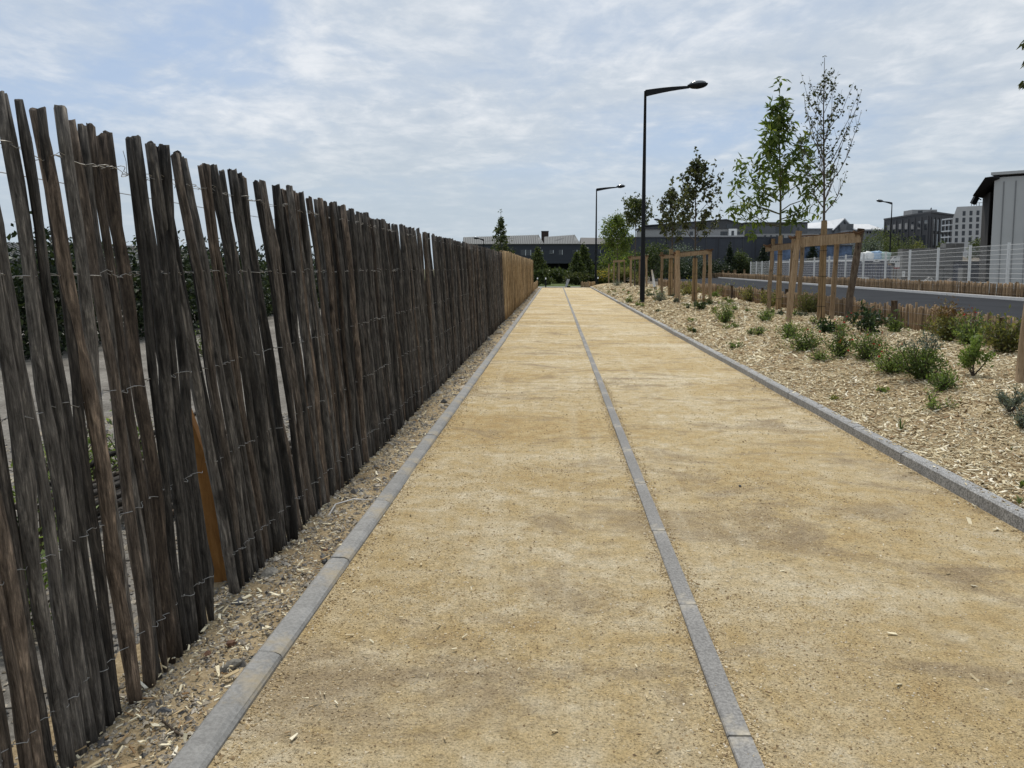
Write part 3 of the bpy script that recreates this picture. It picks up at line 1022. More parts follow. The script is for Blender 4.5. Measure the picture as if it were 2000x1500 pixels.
# verge debris: grit, grey stones, chips
mb, mc = MB(), MB()
for (y0, y1, d1, d2, s0) in ((1.9, 4.5, 9000, 900, 0.0042), (4.5, 8, 3000, 500, 0.0065), (8, 16, 700, 140, 0.011), (16, 60, 90, 16, 0.022)):
    n = int(0.42 * (y1 - y0) * d1)
    x_ = rg.uniform(-1.62, XL0, n)
    y_ = rg.uniform(y0, y1, n)
    zz = 0.014 + 0.012 * wob(x_, y_, 3.0) + 0.008 * wob(x_, y_, 9.0)
    V, f = stones_geo(np.stack([x_, y_, zz], 1), s0 * rg.lognormal(0, 0.55, n), rg, 0.7)
    mb.add(V, f, np.repeat(rg.random(n), 6))
    n = int(0.42 * (y1 - y0) * d2)
    x_ = rg.uniform(-1.58, XL0, n)
    y_ = rg.uniform(y0, y1, n)
    L = np.clip(rg.lognormal(math.log(0.016), 0.5, n), 0.007, 0.07) * (1 if y0 < 8 else 1.6)
    P = np.stack([x_, y_, np.full(n, 0.026)], 1)
    V, f = chips_geo(P, L, L * rg.uniform(0.12, 0.4, n), np.full(n, 0.003), rg)
    mc.add(V, f, np.repeat(rg.random(n) ** 1.5, 8))
mb.build('verge_gravel', M['stonebit'], kind='stuff', label='mixed grey and tan grit along the fence foot', cat='gravel')
mc.build('verge_chips', M['chip'], kind='stuff', label='wood splinters scattered along the fence foot', cat='wood chips')
# gravel behind the fence
mb = MB()
for (x0, x1, y0, y1, dens, s0) in ((-2.6, -1.6, 1.6, 5, 700, 0.009), (-5, -2.4, 1.8, 8, 160, 0.018)):
    n = int((x1 - x0) * (y1 - y0) * dens)
    x_ = rg.uniform(x0, x1, n)
    y_ = rg.uniform(y0, y1, n)
    V, f = stones_geo(np.stack([x_, y_, lotz(x_, y_) + 0.003], 1), s0 * rg.lognormal(0, 0.5, n), rg, 0.7)
    mb.add(V, f, np.repeat(rg.random(n), 6))
mb.build('lot_gravel', M['stonebit'], kind='stuff', label='coarse grey gravel on the ground behind the paling fence', cat='gravel')


def stone_obj(name, label, loc, size, mat, seed, cat='stone', flat=0.6):
    rg_ = np.random.default_rng(seed)
    import bmesh
    bm = bmesh.new()
    bmesh.ops.create_icosphere(bm, subdivisions=2, radius=1.0)
    pl = [(Vector(rg_.normal(size=3)).normalized(), rg_.uniform(0.55, 0.85)) for _ in range(9)]
    for v_ in bm.verts:
        for nrm, dd in pl:
            k_ = v_.co.dot(nrm)
            if k_ > dd:
                v_.co -= nrm * (k_ - dd)
        v_.co += Vector(rg_.normal(size=3)) * 0.02
        v_.co = Vector((v_.co.x * size[0], v_.co.y * size[1], v_.co.z * size[2]))
    me = bpy.data.meshes.new(name)
    bm.to_mesh(me)
    bm.free()
    me.materials.append(mat)
    o_ = bpy.data.objects.new(name, me)
    COL.objects.link(o_)
    o_.location = loc
    o_.rotation_euler = (rg_.normal() * 0.15, rg_.normal() * 0.15, rg_.uniform(0, 6.28))
    return tag(o_, label, cat)


M['rock_grey'] = stone_mat('rock_grey', (0.22, 0.205, 0.175), 0.25, 60, 0.9, (0.33, 0.27, 0.18))
M['rock_dark'] = stone_mat('rock_dark', (0.085, 0.088, 0.092), 0.3, 60, 0.85, None)
M['rock_brown'] = stone_mat('rock_brown', (0.16, 0.085, 0.05), 0.3, 50, 0.9, None)
for i, (px, py, s, mt, lab) in enumerate([
        (527, 1122, (0.062, 0.042, 0.036), 'rock_grey', 'largest grey stone at the fence foot beyond the orange post'),
        (503, 1125, (0.028, 0.018, 0.014), 'orange', 'small orange-brown rock lying against the largest grey stone'),
        (466, 1173, (0.040, 0.026, 0.022), 'rock_dark', 'dark slate stone just in front of the orange post'),
        (632, 1088, (0.050, 0.022, 0.018), 'rock_dark', 'long black stone lying next to the concrete kerb joint'),
        (634, 1070, (0.024, 0.014, 0.012), 'rock_brown', 'reddish-brown brick fragment on the verge beyond the black stone'),
        (703, 957, (0.055, 0.030, 0.016), 'rock_dark', 'flat dark stone halfway between fence and kerb, farther along'),
        (450, 1298, (0.048, 0.028, 0.022), 'rock_grey', 'rough tan-grey stone beside the kerb near the bottom'),
        (452, 1252, (0.040, 0.024, 0.018), 'rock_brown', 'rusty brown stone near the kerb above the tan-grey one'),
        (322, 1388, (0.036, 0.024, 0.022), 'rock_dark', 'blackish angular stone lowest on the verge by the fence'),
        (330, 1360, (0.030, 0.022, 0.016), 'rock_grey', 'pale broken stone touching the blackish angular one'),
        (405, 1272, (0.022, 0.016, 0.013), 'rock_brown', 'little dark red stone under the fence foot'),
        (1445, 946, (0.016, 0.012, 0.009), 'rock_dark', 'single dark pebble on the open sand right of the centre strip')]):
    p = at_z(px, py, 0.02)
    stone_obj('stone', lab, (p[0], p[1], s[2] * 0.55 if i < 11 else 0.008), s, M[mt], 40 + i)
# pale plastic strip poking out under the fence, twigs
st = MB()
st.tube([at_z(640, 1010, 0.02), at_z(655, 985, 0.035), at_z(690, 975, 0.03), at_z(735, 977, 0.02)], 0.006, 5)
tag(st.build('plastic_strip', M['plastic'], None, True), 'bent pale plastic strip poking out from under the fence', 'plastic strip')
st = MB()
st.tube([at_z(262, 1405, 0.02), at_z(285, 1375, 0.03), at_z(318, 1345, 0.02)], 0.0025, 5)
tag(st.build('straw', M['slat'], None, True), 'thin pale straw curving over the verge by the lowest palings', 'straw')
st = MB()
st.tube([at_z(315, 1405, 0.02), at_z(345, 1432, 0.025), at_z(382, 1448, 0.02)], 0.004, 5)
tag(st.build('twig', M['stake_dark'], None, True), 'dark brown twig on the verge pointing at the kerb', 'twig')

# ------------------------------------------------------------------ pile of old palings behind the fence
pile = thing('paling_pile', 'heap of old grey palings lying on the ground behind the dark fence', 'wood pile', (-2.55, 5.2, 0))
for k in range(22):
    o = bpy.data.objects.new('paling', pvars[k % 18])
    COL.objects.link(o)
    o.parent = pile
    row = k // 7
    o.matrix_local = Matrix.Translation((-0.55 + 0.12 * (k % 7) + RNG.normal() * 0.03, -0.9 + RNG.normal() * 0.12, 0.04 + row * 0.06 + RNG.random() * 0.02)) @ Euler((-math.pi / 2 + RNG.normal() * 0.03, 0, RNG.normal() * 0.12 - 0.25)).to_matrix().to_4x4()

# ------------------------------------------------------------------ plants
def plant(name, label, cat, loc, w, h, n, leaf, mat, style='bush', seed=0, group=None, flower=0, aspect=0.4, top=None):
    rg_ = np.random.default_rng(seed + 500)
    root = thing(name, label, cat, loc, group)
    ns = {'bush': 26, 'tall': 7, 'blade': 0, 'sparse': 9, 'glossy': 9}.get(style, 12)
    mbs_, mbl, mbf, mbt = MB(), MB(), MB(), MB()
    if style == 'blade':
        for k in range(n):
            a = rg_.uniform(0, 6.28)
            ln = h * rg_.uniform(0.6, 1.2)
            o_ = w * 0.5 * rg_.uniform(0.4, 1.0)
            P = np.array([(0, 0, 0), (math.cos(a) * o_ * 0.4, math.sin(a) * o_ * 0.4, ln * 0.65), (math.cos(a) * o_, math.sin(a) * o_, ln * 0.8)])
            wv = np.array([-math.sin(a), math.cos(a), 0]) * leaf * 0.5
            V = np.vstack([P[0] - wv, P[0] + wv, P[1] + wv * 0.9, P[1] - wv * 0.9, P[2]])
            mbl.add(V, [np.array([[0, 1, 2, 3]]), np.array([[3, 2, 4]])], rg_.random())
    else:
        tips = []
        for k in range(ns):
            a = k * 2.4 + rg_.normal() * 0.3
            sp = math.sqrt((k + 0.6) / ns)
            R_ = w * 0.56 * sp * rg_.uniform(0.55, 1.3)
            hh = h * (1.0 - 0.5 * sp ** 2) * rg_.uniform(0.5, 1.15)
            t_ = np.linspace(0, 1, 5)
            P = np.column_stack([np.cos(a) * R_ * t_ ** 0.9, np.sin(a) * R_ * t_ ** 0.9, hh * (t_ ** 1.05)])
            P[1:, :2] += rg_.normal(size=(4, 2)) * 0.03 * w
            mbs_.tube(P, np.linspace(0.006, 0.002, 5) * (1 + h), 4, rg_.random())
            tips.append(P)
        lo = {'bush': 0.10, 'tall': 0.5, 'sparse': 0.3, 'glossy': 0.15}.get(style, 0.1)
        tt = lo + (1 - lo) * rg_.random(n) ** 0.8
        ki = rg_.integers(0, ns, n)
        T = np.array(tips)
        idx = np.clip(tt * 4, 0, 3.999)
        i0 = idx.astype(int)
        fr = (idx - i0)[:, None]
        P = T[ki, i0] * (1 - fr) + T[ki, i0 + 1] * fr
        jit = {'bush': 0.10, 'tall': 0.11, 'sparse': 0.05, 'glossy': 0.08}.get(style, 0.1) * w
        P = P + rg_.normal(size=(n, 3)) * jit * (0.4 + 0.6 * tt[:, None])
        P[:, 2] = np.maximum(P[:, 2], 0.01)
        D = rand_dirs(n, 0.45, rg_) + P / (np.linalg.norm(P, axis=1)[:, None] + 0.05) * 0.5
        sz = leaf * rg_.uniform(0.6, 1.3, n)
        V, f = leaves_geo(P, D, sz, aspect, rng=rg_)
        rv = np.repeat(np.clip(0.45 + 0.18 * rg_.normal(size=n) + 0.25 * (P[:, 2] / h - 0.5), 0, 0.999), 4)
        if top:
            m_ = P[:, 2] > h * 0.62
            mm = np.repeat(m_, 4)
            Vt, ft = leaves_geo(P[m_], D[m_], sz[m_], aspect, rng=rg_)
            if len(Vt):
                mbt.add(Vt, ft, np.repeat(rg_.random(m_.sum()), 4))
            V, f = leaves_geo(P[~m_], D[~m_], sz[~m_], aspect, rng=rg_)
            rv = rv[~mm]
        mbl.add(V, f, rv)
        if flower:
            kf = rg_.integers(0, ns, flower)
            Pf = T[kf, 4] + rg_.normal(size=(flower, 3)) * 0.06 * w + np.array([0, 0, 0.05 * h])
            for p in Pf:
                d5 = rand_dirs(5, 0.8, rg_)
                V, f = leaves_geo(np.repeat(p[None], 5, 0), d5, 0.026, 0.8, rng=rg_)
                mbf.add(V, f, np.repeat(rg_.random(5), 4))
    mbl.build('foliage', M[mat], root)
    if mbs_.n:
        mbs_.build('stems', M['bark'], root)
    if mbf.n:
        mbf.build('flowers', M['flower'], root, kind='stuff')
    if mbt.n:
        mbt.build('upper_foliage', M[top], root)
    return root


def bed_hit(px, py):
    """where the sight line meets the planting bed"""
    p = at_z(px, py, 0.2)
    for _ in range(12):
        p = at_z(px, py, float(bedz(min(p[0], 7.4), p[1])))
    return p


PL = [  # px, py, height px, width px, leaves, leaf size m, material, style, label, flowers, top
    (1972, 806, 62, 66, 700, 0.020, 'leaf_grey', 'sparse', 'grey-green twiggy bush in front of the edge stake at the bed corner', 0, None),
    (2002, 838, 48, 34, 500, 0.022, 'leaf_grey', 'bush', 'half-cropped grey bush at the picture edge, lowest of the shrubs', 0, None),
    (1822, 802, 42, 62, 170, 0.024, 'leaf_bush', 'sparse', 'thin straggly plant with few leaves in the middle of bare mulch', 0, None),
    (1842, 763, 44, 50, 420, 0.030, 'leaf_bush', 'bush', 'small bright green bush just below the biggest shrub', 0, None),
    (1900, 736, 100, 48, 620, 0.036, 'leaf_bush', 'tall', 'leggy shrub with bare stems and a green head', 0, None),
    (1797, 742, 108, 84, 2300, 0.028, 'leaf_bush', 'bush', 'biggest shrub of the bed, dark green with silvery top', 0, 'leaf_grey'),
    (1742, 729, 56, 74, 1200, 0.026, 'leaf_bush', 'bush', 'red-flowered sage bush touching the biggest shrub', 6, None),
    (1692, 704, 66, 62, 1100, 0.028, 'leaf_bush', 'bush', 'middle red-flowered sage bush of the row', 7, None),
    (1640, 698, 70, 56, 1000, 0.030, 'leaf_bush', 'bush', 'red-flowered sage bush at the near end of the low stakes', 8, None),
    (1850, 668, 84, 76, 1300, 0.045, 'leaf_olive', 'bush', 'olive shrub with brownish top against the low paling edging', 0, 'leaf_red'),
    (1897, 676, 66, 66, 900, 0.045, 'leaf_bush', 'bush', 'dark green shrub behind the leggy one', 5, None),
    (1962, 690, 86, 68, 900, 0.050, 'leaf_olive', 'bush', 'olive green shrub against the low edging next to the edge stake', 0, None),
    (1694, 652, 60, 60, 330, 0.075, 'leaf_glossy', 'glossy', 'glossy broad-leaved shrub beside the dark bark stake', 0, None),
    (1747, 650, 32, 34, 300, 0.050, 'leaf_bush', 'bush', 'small rounded green bush below the thick low-fence post', 0, None),
    (1612, 651, 30, 34, 170, 0.075, 'leaf_glossy', 'glossy', 'little dark glossy plant at the foot of the slatted trunk guard', 0, None),
    (1574, 685, 48, 66, 1200, 0.030, 'leaf_bush', 'bush', 'wide dark green bush in front of the tall stake frame', 3, None),
    (1542, 662, 42, 42, 500, 0.034, 'leaf_bush', 'bush', 'fresh green bush behind the wide dark one', 0, None),
    (1581, 612, 46, 50, 800, 0.050, 'leaf_olive', 'bush', 'yellow-olive bush between the legs of the tall stake frame', 0, None),
    (1504, 600, 44, 40, 600, 0.055, 'leaf_olive', 'bush', 'olive bush at the foot of the slender stake frame', 0, None),
    (1416, 632, 50, 40, 900, 0.034, 'leaf_bush', 'bush', 'upright dark bush standing alone on mulch ahead of the low edging', 0, None),
    (1462, 590, 42, 30, 380, 0.060, 'leaf_olive', 'bush', 'tall olive plant overtopping the low paling edging by the road', 0, None),
    (1420, 580, 32, 28, 260, 0.070, 'leaf_olive', 'bush', 'yellowish leafy plant at the edging where the asphalt begins', 0, None),
    (1368, 606, 26, 32, 150, 0.080, 'leaf_glossy', 'glossy', 'dark rosette plant with brown tips before the twin stake frame', 0, 'leaf_red'),
    (1290, 589, 26, 28, 380, 0.045, 'leaf_grey', 'bush', 'grey-green cushion plant right of the tall lamp post foot', 0, None),
    (1345, 577, 36, 44, 520, 0.070, 'leaf_olive', 'bush', 'rusty olive bush under the twin stake frame', 0, None),
    (1395, 581, 14, 20, 200, 0.060, 'leaf_bush', 'bush', 'low green clump right of the twin stake frame', 0, None),
    (1497, 628, 34, 30, 420, 0.036, 'leaf_bush', 'bush', 'small green bush left of the tall stake frame', 0, None),
    (1483, 655, 22, 22, 160, 0.034, 'leaf_bush', 'bush', 'bright small plant left of the fresh green bush', 0, None),
    (1466, 655, 14, 16, 90, 0.034, 'leaf_bush', 'bush', 'lowest tiny green plant beside the bright small one', 0, None),
    (1434, 681, 14, 34, 110, 0.032, 'leaf_bush', 'glossy', 'flat green weed near the kerb below the lone upright bush', 0, None),
    (1244, 558, 30, 24, 420, 0.075, 'leaf_olive', 'bush', 'brownish bush left of the tall lamp post', 0, None),
    (1206, 560, 14, 18, 300, 0.060, 'leaf_grey', 'bush', 'blue-green cushion on the far crest of the bed', 0, None),
    (1229, 592, 14, 14, 140, 0.050, 'leaf_bush', 'bush', 'small green tuft close to the kerb left of the lamp post', 0, None),
    (1270, 579, 10, 22, 150, 0.060, 'leaf_glossy', 'glossy', 'dark flat plant touching the lamp post foot', 0, None),
    (1246, 598, 10, 14, 80, 0.050, 'leaf_bush', 'bush', 'tiny plant by the kerb just below the lamp post', 0, None),
    (1722, 766, 10, 26, 50, 0.030, 'leaf_bush', 'sparse', 'tiny two-sprig weed below the red-flowered bushes', 0, None),
    (1630, 782, 8, 22, 50, 0.026, 'leaf_olive', 'sparse', 'faint yellowish weed closest above the granite kerb', 0, None),
    (1604, 706, 26, 40, 260, 0.032, 'leaf_bush', 'bush', 'leafy clump at the near foot of the red-flowered row', 0, None),
    (1645, 655, 40, 46, 200, 0.030, 'leaf_olive', 'sparse', 'dry twiggy plant with red dots at the stake foot', 6, None),
    (1385, 595, 14, 14, 110, 0.05, 'leaf_bush', 'bush', 'green sprout between lone bush and twin stake frame', 0, None),
    (1320, 592, 12, 12, 120, 0.05, 'leaf_grey', 'bush', 'small grey sprout at the split stake foot', 0, None),
    (1430, 645, 18, 30, 200, 0.036, 'leaf_bush', 'glossy', 'spreading green plant at the lone upright bush foot', 0, None),
]
for i, (px, py, hp, wp, n, lf_, mt, stl, lab, fl, top) in enumerate(PL):
    p = bed_hit(px, py)
    sc = p[1] / F
    plant('shrub' if hp > 24 else 'small_plant', lab, 'shrub' if hp > 24 else 'plant', tuple(p), wp * sc * 1.12, hp * sc * 0.9, int(n * 1.4), lf_ * 1.35, mt, stl, i, None, fl, 0.42, top)
for i, (px, py, hp, wp, n, bl, mt, lab) in enumerate([
        (1760, 842, 30, 40, 9, 0.012, 'grassm', 'grass tuft with long blades near the granite kerb'),
        (1356, 652, 14, 30, 12, 0.05, 'leaf_glossy', 'spiky strap-leaved plant next to the kerb'),
        (1995, 955, 22, 40, 16, 0.012, 'grassm', 'grass tuft at the right picture edge above the kerb'),
        (1990, 985, 18, 46, 16, 0.012, 'grassm', 'yellowish grass clump lowest beside the granite kerb'),
        (1975, 880, 12, 14, 8, 0.008, 'grassm', 'tiny grass sprig in the mulch near the picture edge')]):
    p = bed_hit(px, py)
    sc = p[1] / F
    plant('grass_tuft', lab, 'grass', tuple(p), wp * sc, hp * sc, n, bl, mt, 'blade', 80 + i)
# seedlings that nothing tells apart
rg2 = np.random.default_rng(77)
for k in range(46):
    y_ = rg2.uniform(16, 46)
    x_ = rg2.uniform(3.0, 6.9)
    plant('seedling', 'tiny green seedling sprouting from the wood chips', 'plant', (x_, y_, float(bedz(x_, y_))), rg2.uniform(0.14, 0.34), rg2.uniform(0.08, 0.22),
          60, 0.07, ['leaf_bush', 'leaf_olive', 'leaf_bush', 'leaf_glossy'][k % 4], 'sparse', 200 + k, 'seedlings in the wood chip bed')

# weeds behind the fence
for i, (px, py, Y, h, w) in enumerate([(170, 905, 5.0, 0.55, 0.7), (40, 985, 3.6, 0.6, 0.6), (120, 880, 5.2, 0.4, 0.6), (255, 880, 5.4, 0.45, 0.5), (15, 1040, 3.0, 0.4, 0.5), (400, 640, 13.0, 0.7, 0.9)]):
    p = at(px, py, Y)
    plant('weed', ['leafy weed behind the fence at its thickest gaps', 'tall weed showing through the leftmost palings', 'weed clump beyond the leftmost palings, next to the leafy one',
                   'bright weed behind the palings left of the orange post', 'low weed at the left picture edge behind the fence', 'distant green weed seen between palings above the orange post'][i],
          'weed', (p[0], Y, float(lotz(p[0], Y))), w, h, 420, 0.05, 'leaf_bush', 'bush', 300 + i)

# ------------------------------------------------------------------ tree supports and trees
def stake_mesh(p0, p1, r, mat, parent, name='stake', seed=0, half=False):
    rg_ = np.random.default_rng(seed)
    p0, p1 = np.array(p0, float), np.array(p1, float)
    t_ = np.linspace(0, 1, 7)[:, None]
    P = p0 * (1 - t_) + p1 * t_ + rg_.normal(size=(7, 3)) * 0.006
    prof = 1 + 0.05 * rg_.normal(size=10)
    if half:
        a = np.linspace(0, 2 * np.pi, 10, endpoint=False)
        c_ = np.cos(a - half)
        prof = np.where(c_ > 0.25, 0.25 / np.maximum(c_, 0.2), prof)
    b1 = MB()
    b1.tube(P, r * (1 + 0.04 * rg_.normal(size=7)), 10, rg_.random(), sq=prof)
    return b1.build(name, mat, parent, True)


def support(label, Y, stakes, beam, ztop, guard=None, tie=True, depth=0.0, beam_r=0.055):
    """stakes: (px_base, px_top, dY, radius, top offset, dark); beam: (px0, py0, px1, py1)"""
    root = thing('stake_frame', label, 'tree support', (0, 0, 0))
    for k, (pb, pt, dy, r, dz, dark) in enumerate(stakes):
        xb, xt = X(pb, Y + dy), X(pt, Y + dy)
        zg = float(bedz(min(xb, 7.4), Y + dy))
        stake_mesh((xb, Y + dy, zg - 0.1), (xt, Y + dy, ztop + dz), r, M['stake_dark'] if dark else M['stake'], root, seed=int(Y * 10) + k)
    if beam:
        b0 = at(beam[0], beam[1], Y - 0.07)
        b1 = at(beam[2], beam[3], Y - 0.07)
        bo = MB()
        d = b1 - b0
        L = np.linalg.norm(d)
        d /= L
        hh = beam_r
        dep = np.array([0, 0.05, 0])
        up = np.array([0, 0, 1.0])
        outl = [b0 - up * hh, b0 + up * hh * 0.95, b0 + d * L * 0.5 + up * hh * 1.05, b1 + up * hh, b1 - up * hh * 0.95, b0 + d * L * 0.5 - up * hh]
        bo.poly_prism(outl, dep, 0.3)
        ob = bo.build('rail', M['stake'], root)
        m_ = ob.modifiers.new('b', 'BEVEL')
        m_.width = 0.012
        m_.segments = 2
        if tie:
            for pe, sgn in ((b0, 1), (b1, -1)):
                tb = MB()
                c = pe + d * sgn * 0.06 + up * hh
                for j in range(4):
                    a = np.linspace(0, 2 * np.pi, 14)
                    tb.tube(np.column_stack([c[0] + np.cos(a) * (0.085 + 0.01 * j) + RNG.normal() * 0.012, c[1] + 0.05 + np.sin(a) * 0.10, c[2] + 0.012 * j + 0.02 * np.sin(a * 2 + j) + RNG.normal() * 0.006 - 0.02]), 0.014, 5)
                tb.build('coir_tie', M['coir'], root)
            sb = MB()
            g0 = b0 + d * 0.12 + up * (hh + 0.012)
            g1 = b1 - d * 0.12 + up * (hh + 0.012)
            t_ = np.linspace(0, 1, 9)[:, None]
            sb.tube(g0 * (1 - t_) + g1 * t_ + np.column_stack([np.zeros(9), np.full(9, 0.06), 0.012 * np.sin(np.linspace(0, 9, 9))]), 0.016, 5)
            sb.build('coir_strap', M['coir'], root)
    return root


def trunk_guard(label, px, Y, ztop, r=0.07, n=9):
    x_ = X(px, Y)
    zg = float(bedz(min(x_, 7.4), Y))
    root = thing('trunk_guard', label, 'trunk guard', (x_, Y, zg))
    for k in range(n):
        a = 2 * math.pi * k / n
        b1 = MB()
        w_ = 0.018 + 0.004 * random.random()
        Mx = Matrix.Translation((r * math.cos(a), r * math.sin(a), 0)) @ Matrix.Rotation(a, 4, 'Z') @ Euler((random.gauss(0, 0.006), -0.012, 0)).to_matrix().to_4x4()
        b1.box((-0.007, -w_, -0.05), (0.007, w_, ztop - zg + random.uniform(-0.03, 0.03)), random.random(), Mx)
        b1.build('slat', M['slat'], root)
    b1 = MB()
    for hh in (0.35, 1.05, 1.65):
        a = np.linspace(0, 2 * np.pi, 16)
        b1.tube(np.column_stack([np.cos(a) * (r + 0.013), np.sin(a) * (r + 0.013), np.full(16, hh)]), 0.005, 4, cap=False)
    b1.build('tie_wire', M['black'], root)
    return root


def tree(name, label, loc, H, base, prof, nb, up, leaf, per, mat, seed, tr=0.035, aspect=0.45, bark='bark', sub=4, group=None, cluster=1, cat='tree', droop=-0.25, jit=0.05, lean=(0, 0), extra=()):
    rg_ = np.random.default_rng(seed)
    root = thing(name, label, cat, loc, group)
    tb, lb = MB(), MB()
    zs = np.linspace(0, H, 12)
    T = np.column_stack([0.015 * H / 4 * np.sin(zs * 1.3 + seed) + lean[0] * zs, 0.015 * H / 4 * np.cos(zs * 1.1 + seed) + lean[1] * zs, zs])
    T[0, :2] = 0
    tb.tube(T, tr * (1 - 0.88 * zs / H), 8, 0.3)
    segs = []
    for k in range(nb + len(extra)):
        f = (k + 0.5 * rg_.random()) / nb
        h0 = base + (H * 0.90 - base) * f
        a = k * 2.39996 + rg_.normal() * 0.35
        R_ = prof(min(1, (h0 - base) / (H - base) + 0.22)) * rg_.uniform(0.65, 1.08)
        dh = R_ * up * rg_.uniform(0.8, 1.25)
        dh = min(dh, H * 1.0 - h0)
        if k >= nb:
            h0, a, R_, dh = extra[k - nb]
        p0 = np.array([np.interp(h0, zs, T[:, 0]), np.interp(h0, zs, T[:, 1]), h0])
        e = p0 + np.array([math.cos(a) * R_, math.sin(a) * R_, dh])
        c = p0 + np.array([math.cos(a) * R_ * 0.65, math.sin(a) * R_ * 0.65, dh * 0.33])
        t_ = np.linspace(0, 1, 7)[:, None]
        P = (1 - t_) ** 2 * p0 + 2 * t_ * (1 - t_) * c + t_ ** 2 * e
        P[1:-1] += rg_.normal(size=(5, 3)) * 0.018 * R_
        rb = tr * (1 - 0.85 * h0 / H) * 0.55
        tb.tube(P, np.linspace(rb, rb * 0.22, 7), 5, 0.5)
        segs.append((P, 0.30))
        for j in range(sub):
            tj = rg_.uniform(0.25, 0.9)
            q0 = P[int(tj * 6)]
            L = R_ * rg_.uniform(0.22, 0.5) * (1.15 - tj * 0.5)
            dv = rand_dirs(1, up * 0.5, rg_)[0] + (e - p0) / (np.linalg.norm(e - p0) + 1e-6) * 0.8
            dv /= np.linalg.norm(dv)
            Q = np.array([q0, q0 + dv * L * 0.5 + rg_.normal(size=3) * 0.02 * L, q0 + dv * L + np.array([0, 0, 0.12 * L * up])])
            tb.tube(Q, [rb * 0.35, rb * 0.25, rb * 0.12], 4, 0.6)
            segs.append((Q, 0.1))
    segs.append((T[8:], 0.0))
    tb.build('trunk', M[bark], root, True)
    PP = []
    for Q, lo in segs:
        L = np.linalg.norm(np.diff(Q, axis=0), axis=1).sum()
        n = max(2, int(per * L * rg_.uniform(0.55, 1.3)))
        tt = (lo + (1 - lo) * rg_.random(n)) * (len(Q) - 1.001)
        i0 = tt.astype(int)
        fr = (tt - i0)[:, None]
        PP.append(Q[i0] * (1 - fr) + Q[i0 + 1] * fr)
        if lo < 0.2:
            PP.append(np.repeat(Q[-1][None], 3, 0))
    P = np.vstack(PP)
    P = np.repeat(P, cluster, 0)
    n = len(P)
    P = P + rg_.normal(size=(n, 3)) * jit
    D = rand_dirs(n, droop, rg_)
    V, f = leaves_geo(P, D, leaf * rg_.uniform(0.65, 1.25, n), aspect, rng=rg_)
    lb.add(V, f, np.repeat(np.clip(rg_.normal(0.5, 0.22, n), 0, 0.999), 4))
    lb.build('crown', M[mat], root)
    return root


ZT = 0.33
# T2: tall frame
Y2 = 18.2
zt2 = Z(1600, 452, Y2)
support('tall stake frame with thick rail and one dark bark leg beside the edging', Y2, [(1541, 1557, -0.1, 0.062, 0.0, False), (1655, 1677, 0.0, 0.075, 0.06, True), (1627, 1633, 0.55, 0.055, -0.08, False)],
        (1547, 474, 1682, 464), zt2, beam_r=0.115)
trunk_guard('slatted wooden trunk guard inside the tall stake frame', 1606, Y2 + 0.25, Z(1608, 432, Y2 + 0.25), 0.085)
x2 = X(1609, Y2 + 0.25)
H2 = Z(1612, 112, Y2 + 0.25) - ZT
tree('sparse_tree', 'tall thin tree with bare upright branches and few small dark leaves', (x2, Y2 + 0.25, ZT), H2, Z(1612, 418, Y2 + 0.25) - ZT,
     lambda t: 0.78 * math.sin(math.pi * min(1, 0.20 + 0.72 * t)) + 0.02, 30, 1.9, 0.085, 6.5, 'leaf_dark', 11, 0.045, 0.6, sub=4, jit=0.035, lean=(-0.026, 0))
# T3
Y3 = 23.0
support('slender stake frame left of the tall one, rail wrapped in brown straps', Y3, [(1502, 1508, 0, 0.06, 0.03, False), (1562, 1566, 0.1, 0.06, 0.0, False), (1545, 1545, 0.7, 0.05, -0.1, False)],
        (1496, 486, 1572, 479), Z(1530, 468, Y3), beam_r=0.085)
trunk_guard('slatted trunk guard of the broad-leaved green tree', 1522, Y3 + 0.2, Z(1524, 460, Y3 + 0.2), 0.075)
x3 = X(1525, Y3 + 0.2)
H3 = Z(1520, 158, Y3 + 0.2) - ZT
tree('leafy_tree', 'green young tree with pointed broad leaves, left of the sparse tree', (x3, Y3 + 0.2, ZT), H3, Z(1525, 432, Y3 + 0.2) - ZT,
     lambda t: 2.0 * max(0.1, (1 - t) ** 0.85) + 0.06, 24, 0.62, 0.25, 4.2, 'leaf', 23, 0.05, 0.36, 'bark_green', 5, cluster=2, jit=0.07, lean=(-0.03, 0),
     extra=[(2.5, 3.3, 1.35, 0.55), (2.8, 2.9, 1.45, 0.75), (2.45, 3.05, 1.5, 0.35), (2.5, 0.1, 0.75, 0.2), (3.2, 3.2, 1.25, 0.9)])
# T4 / T5 twin frame
Y4 = 28.5
support('twin stake frame with split-footed front leg behind the lamp post', Y4, [(1325, 1323, -0.1, 0.085, 0.06, False), (1388, 1386, 0, 0.065, 0.1, False), (1375, 1375, 0.7, 0.055, 0.0, False)],
        (1318, 499, 1390, 492), Z(1340, 493, Y4), beam_r=0.075)
trunk_guard('slatted trunk guard hanging in the middle of the twin stake frame', 1357, Y4 + 0.3, Z(1357, 505, Y4 + 0.3), 0.095)
x4 = X(1356, Y4 + 0.3)
H4 = Z(1360, 293, Y4 + 0.3) - ZT
tree('round_leaf_tree', 'dark round-leaved young tree rising from the twin stake frame', (x4, Y4 + 0.3, ZT), H4, Z(1356, 480, Y4 + 0.3) - ZT,
     lambda t: 1.02 * max(0.12, math.sin(math.pi * min(1, 0.24 + 0.70 * t))) , 22, 1.45, 0.145, 6, 'leaf_dark', 31, 0.045, 0.72, sub=5, cluster=2, jit=0.05)
Y5 = 34.0
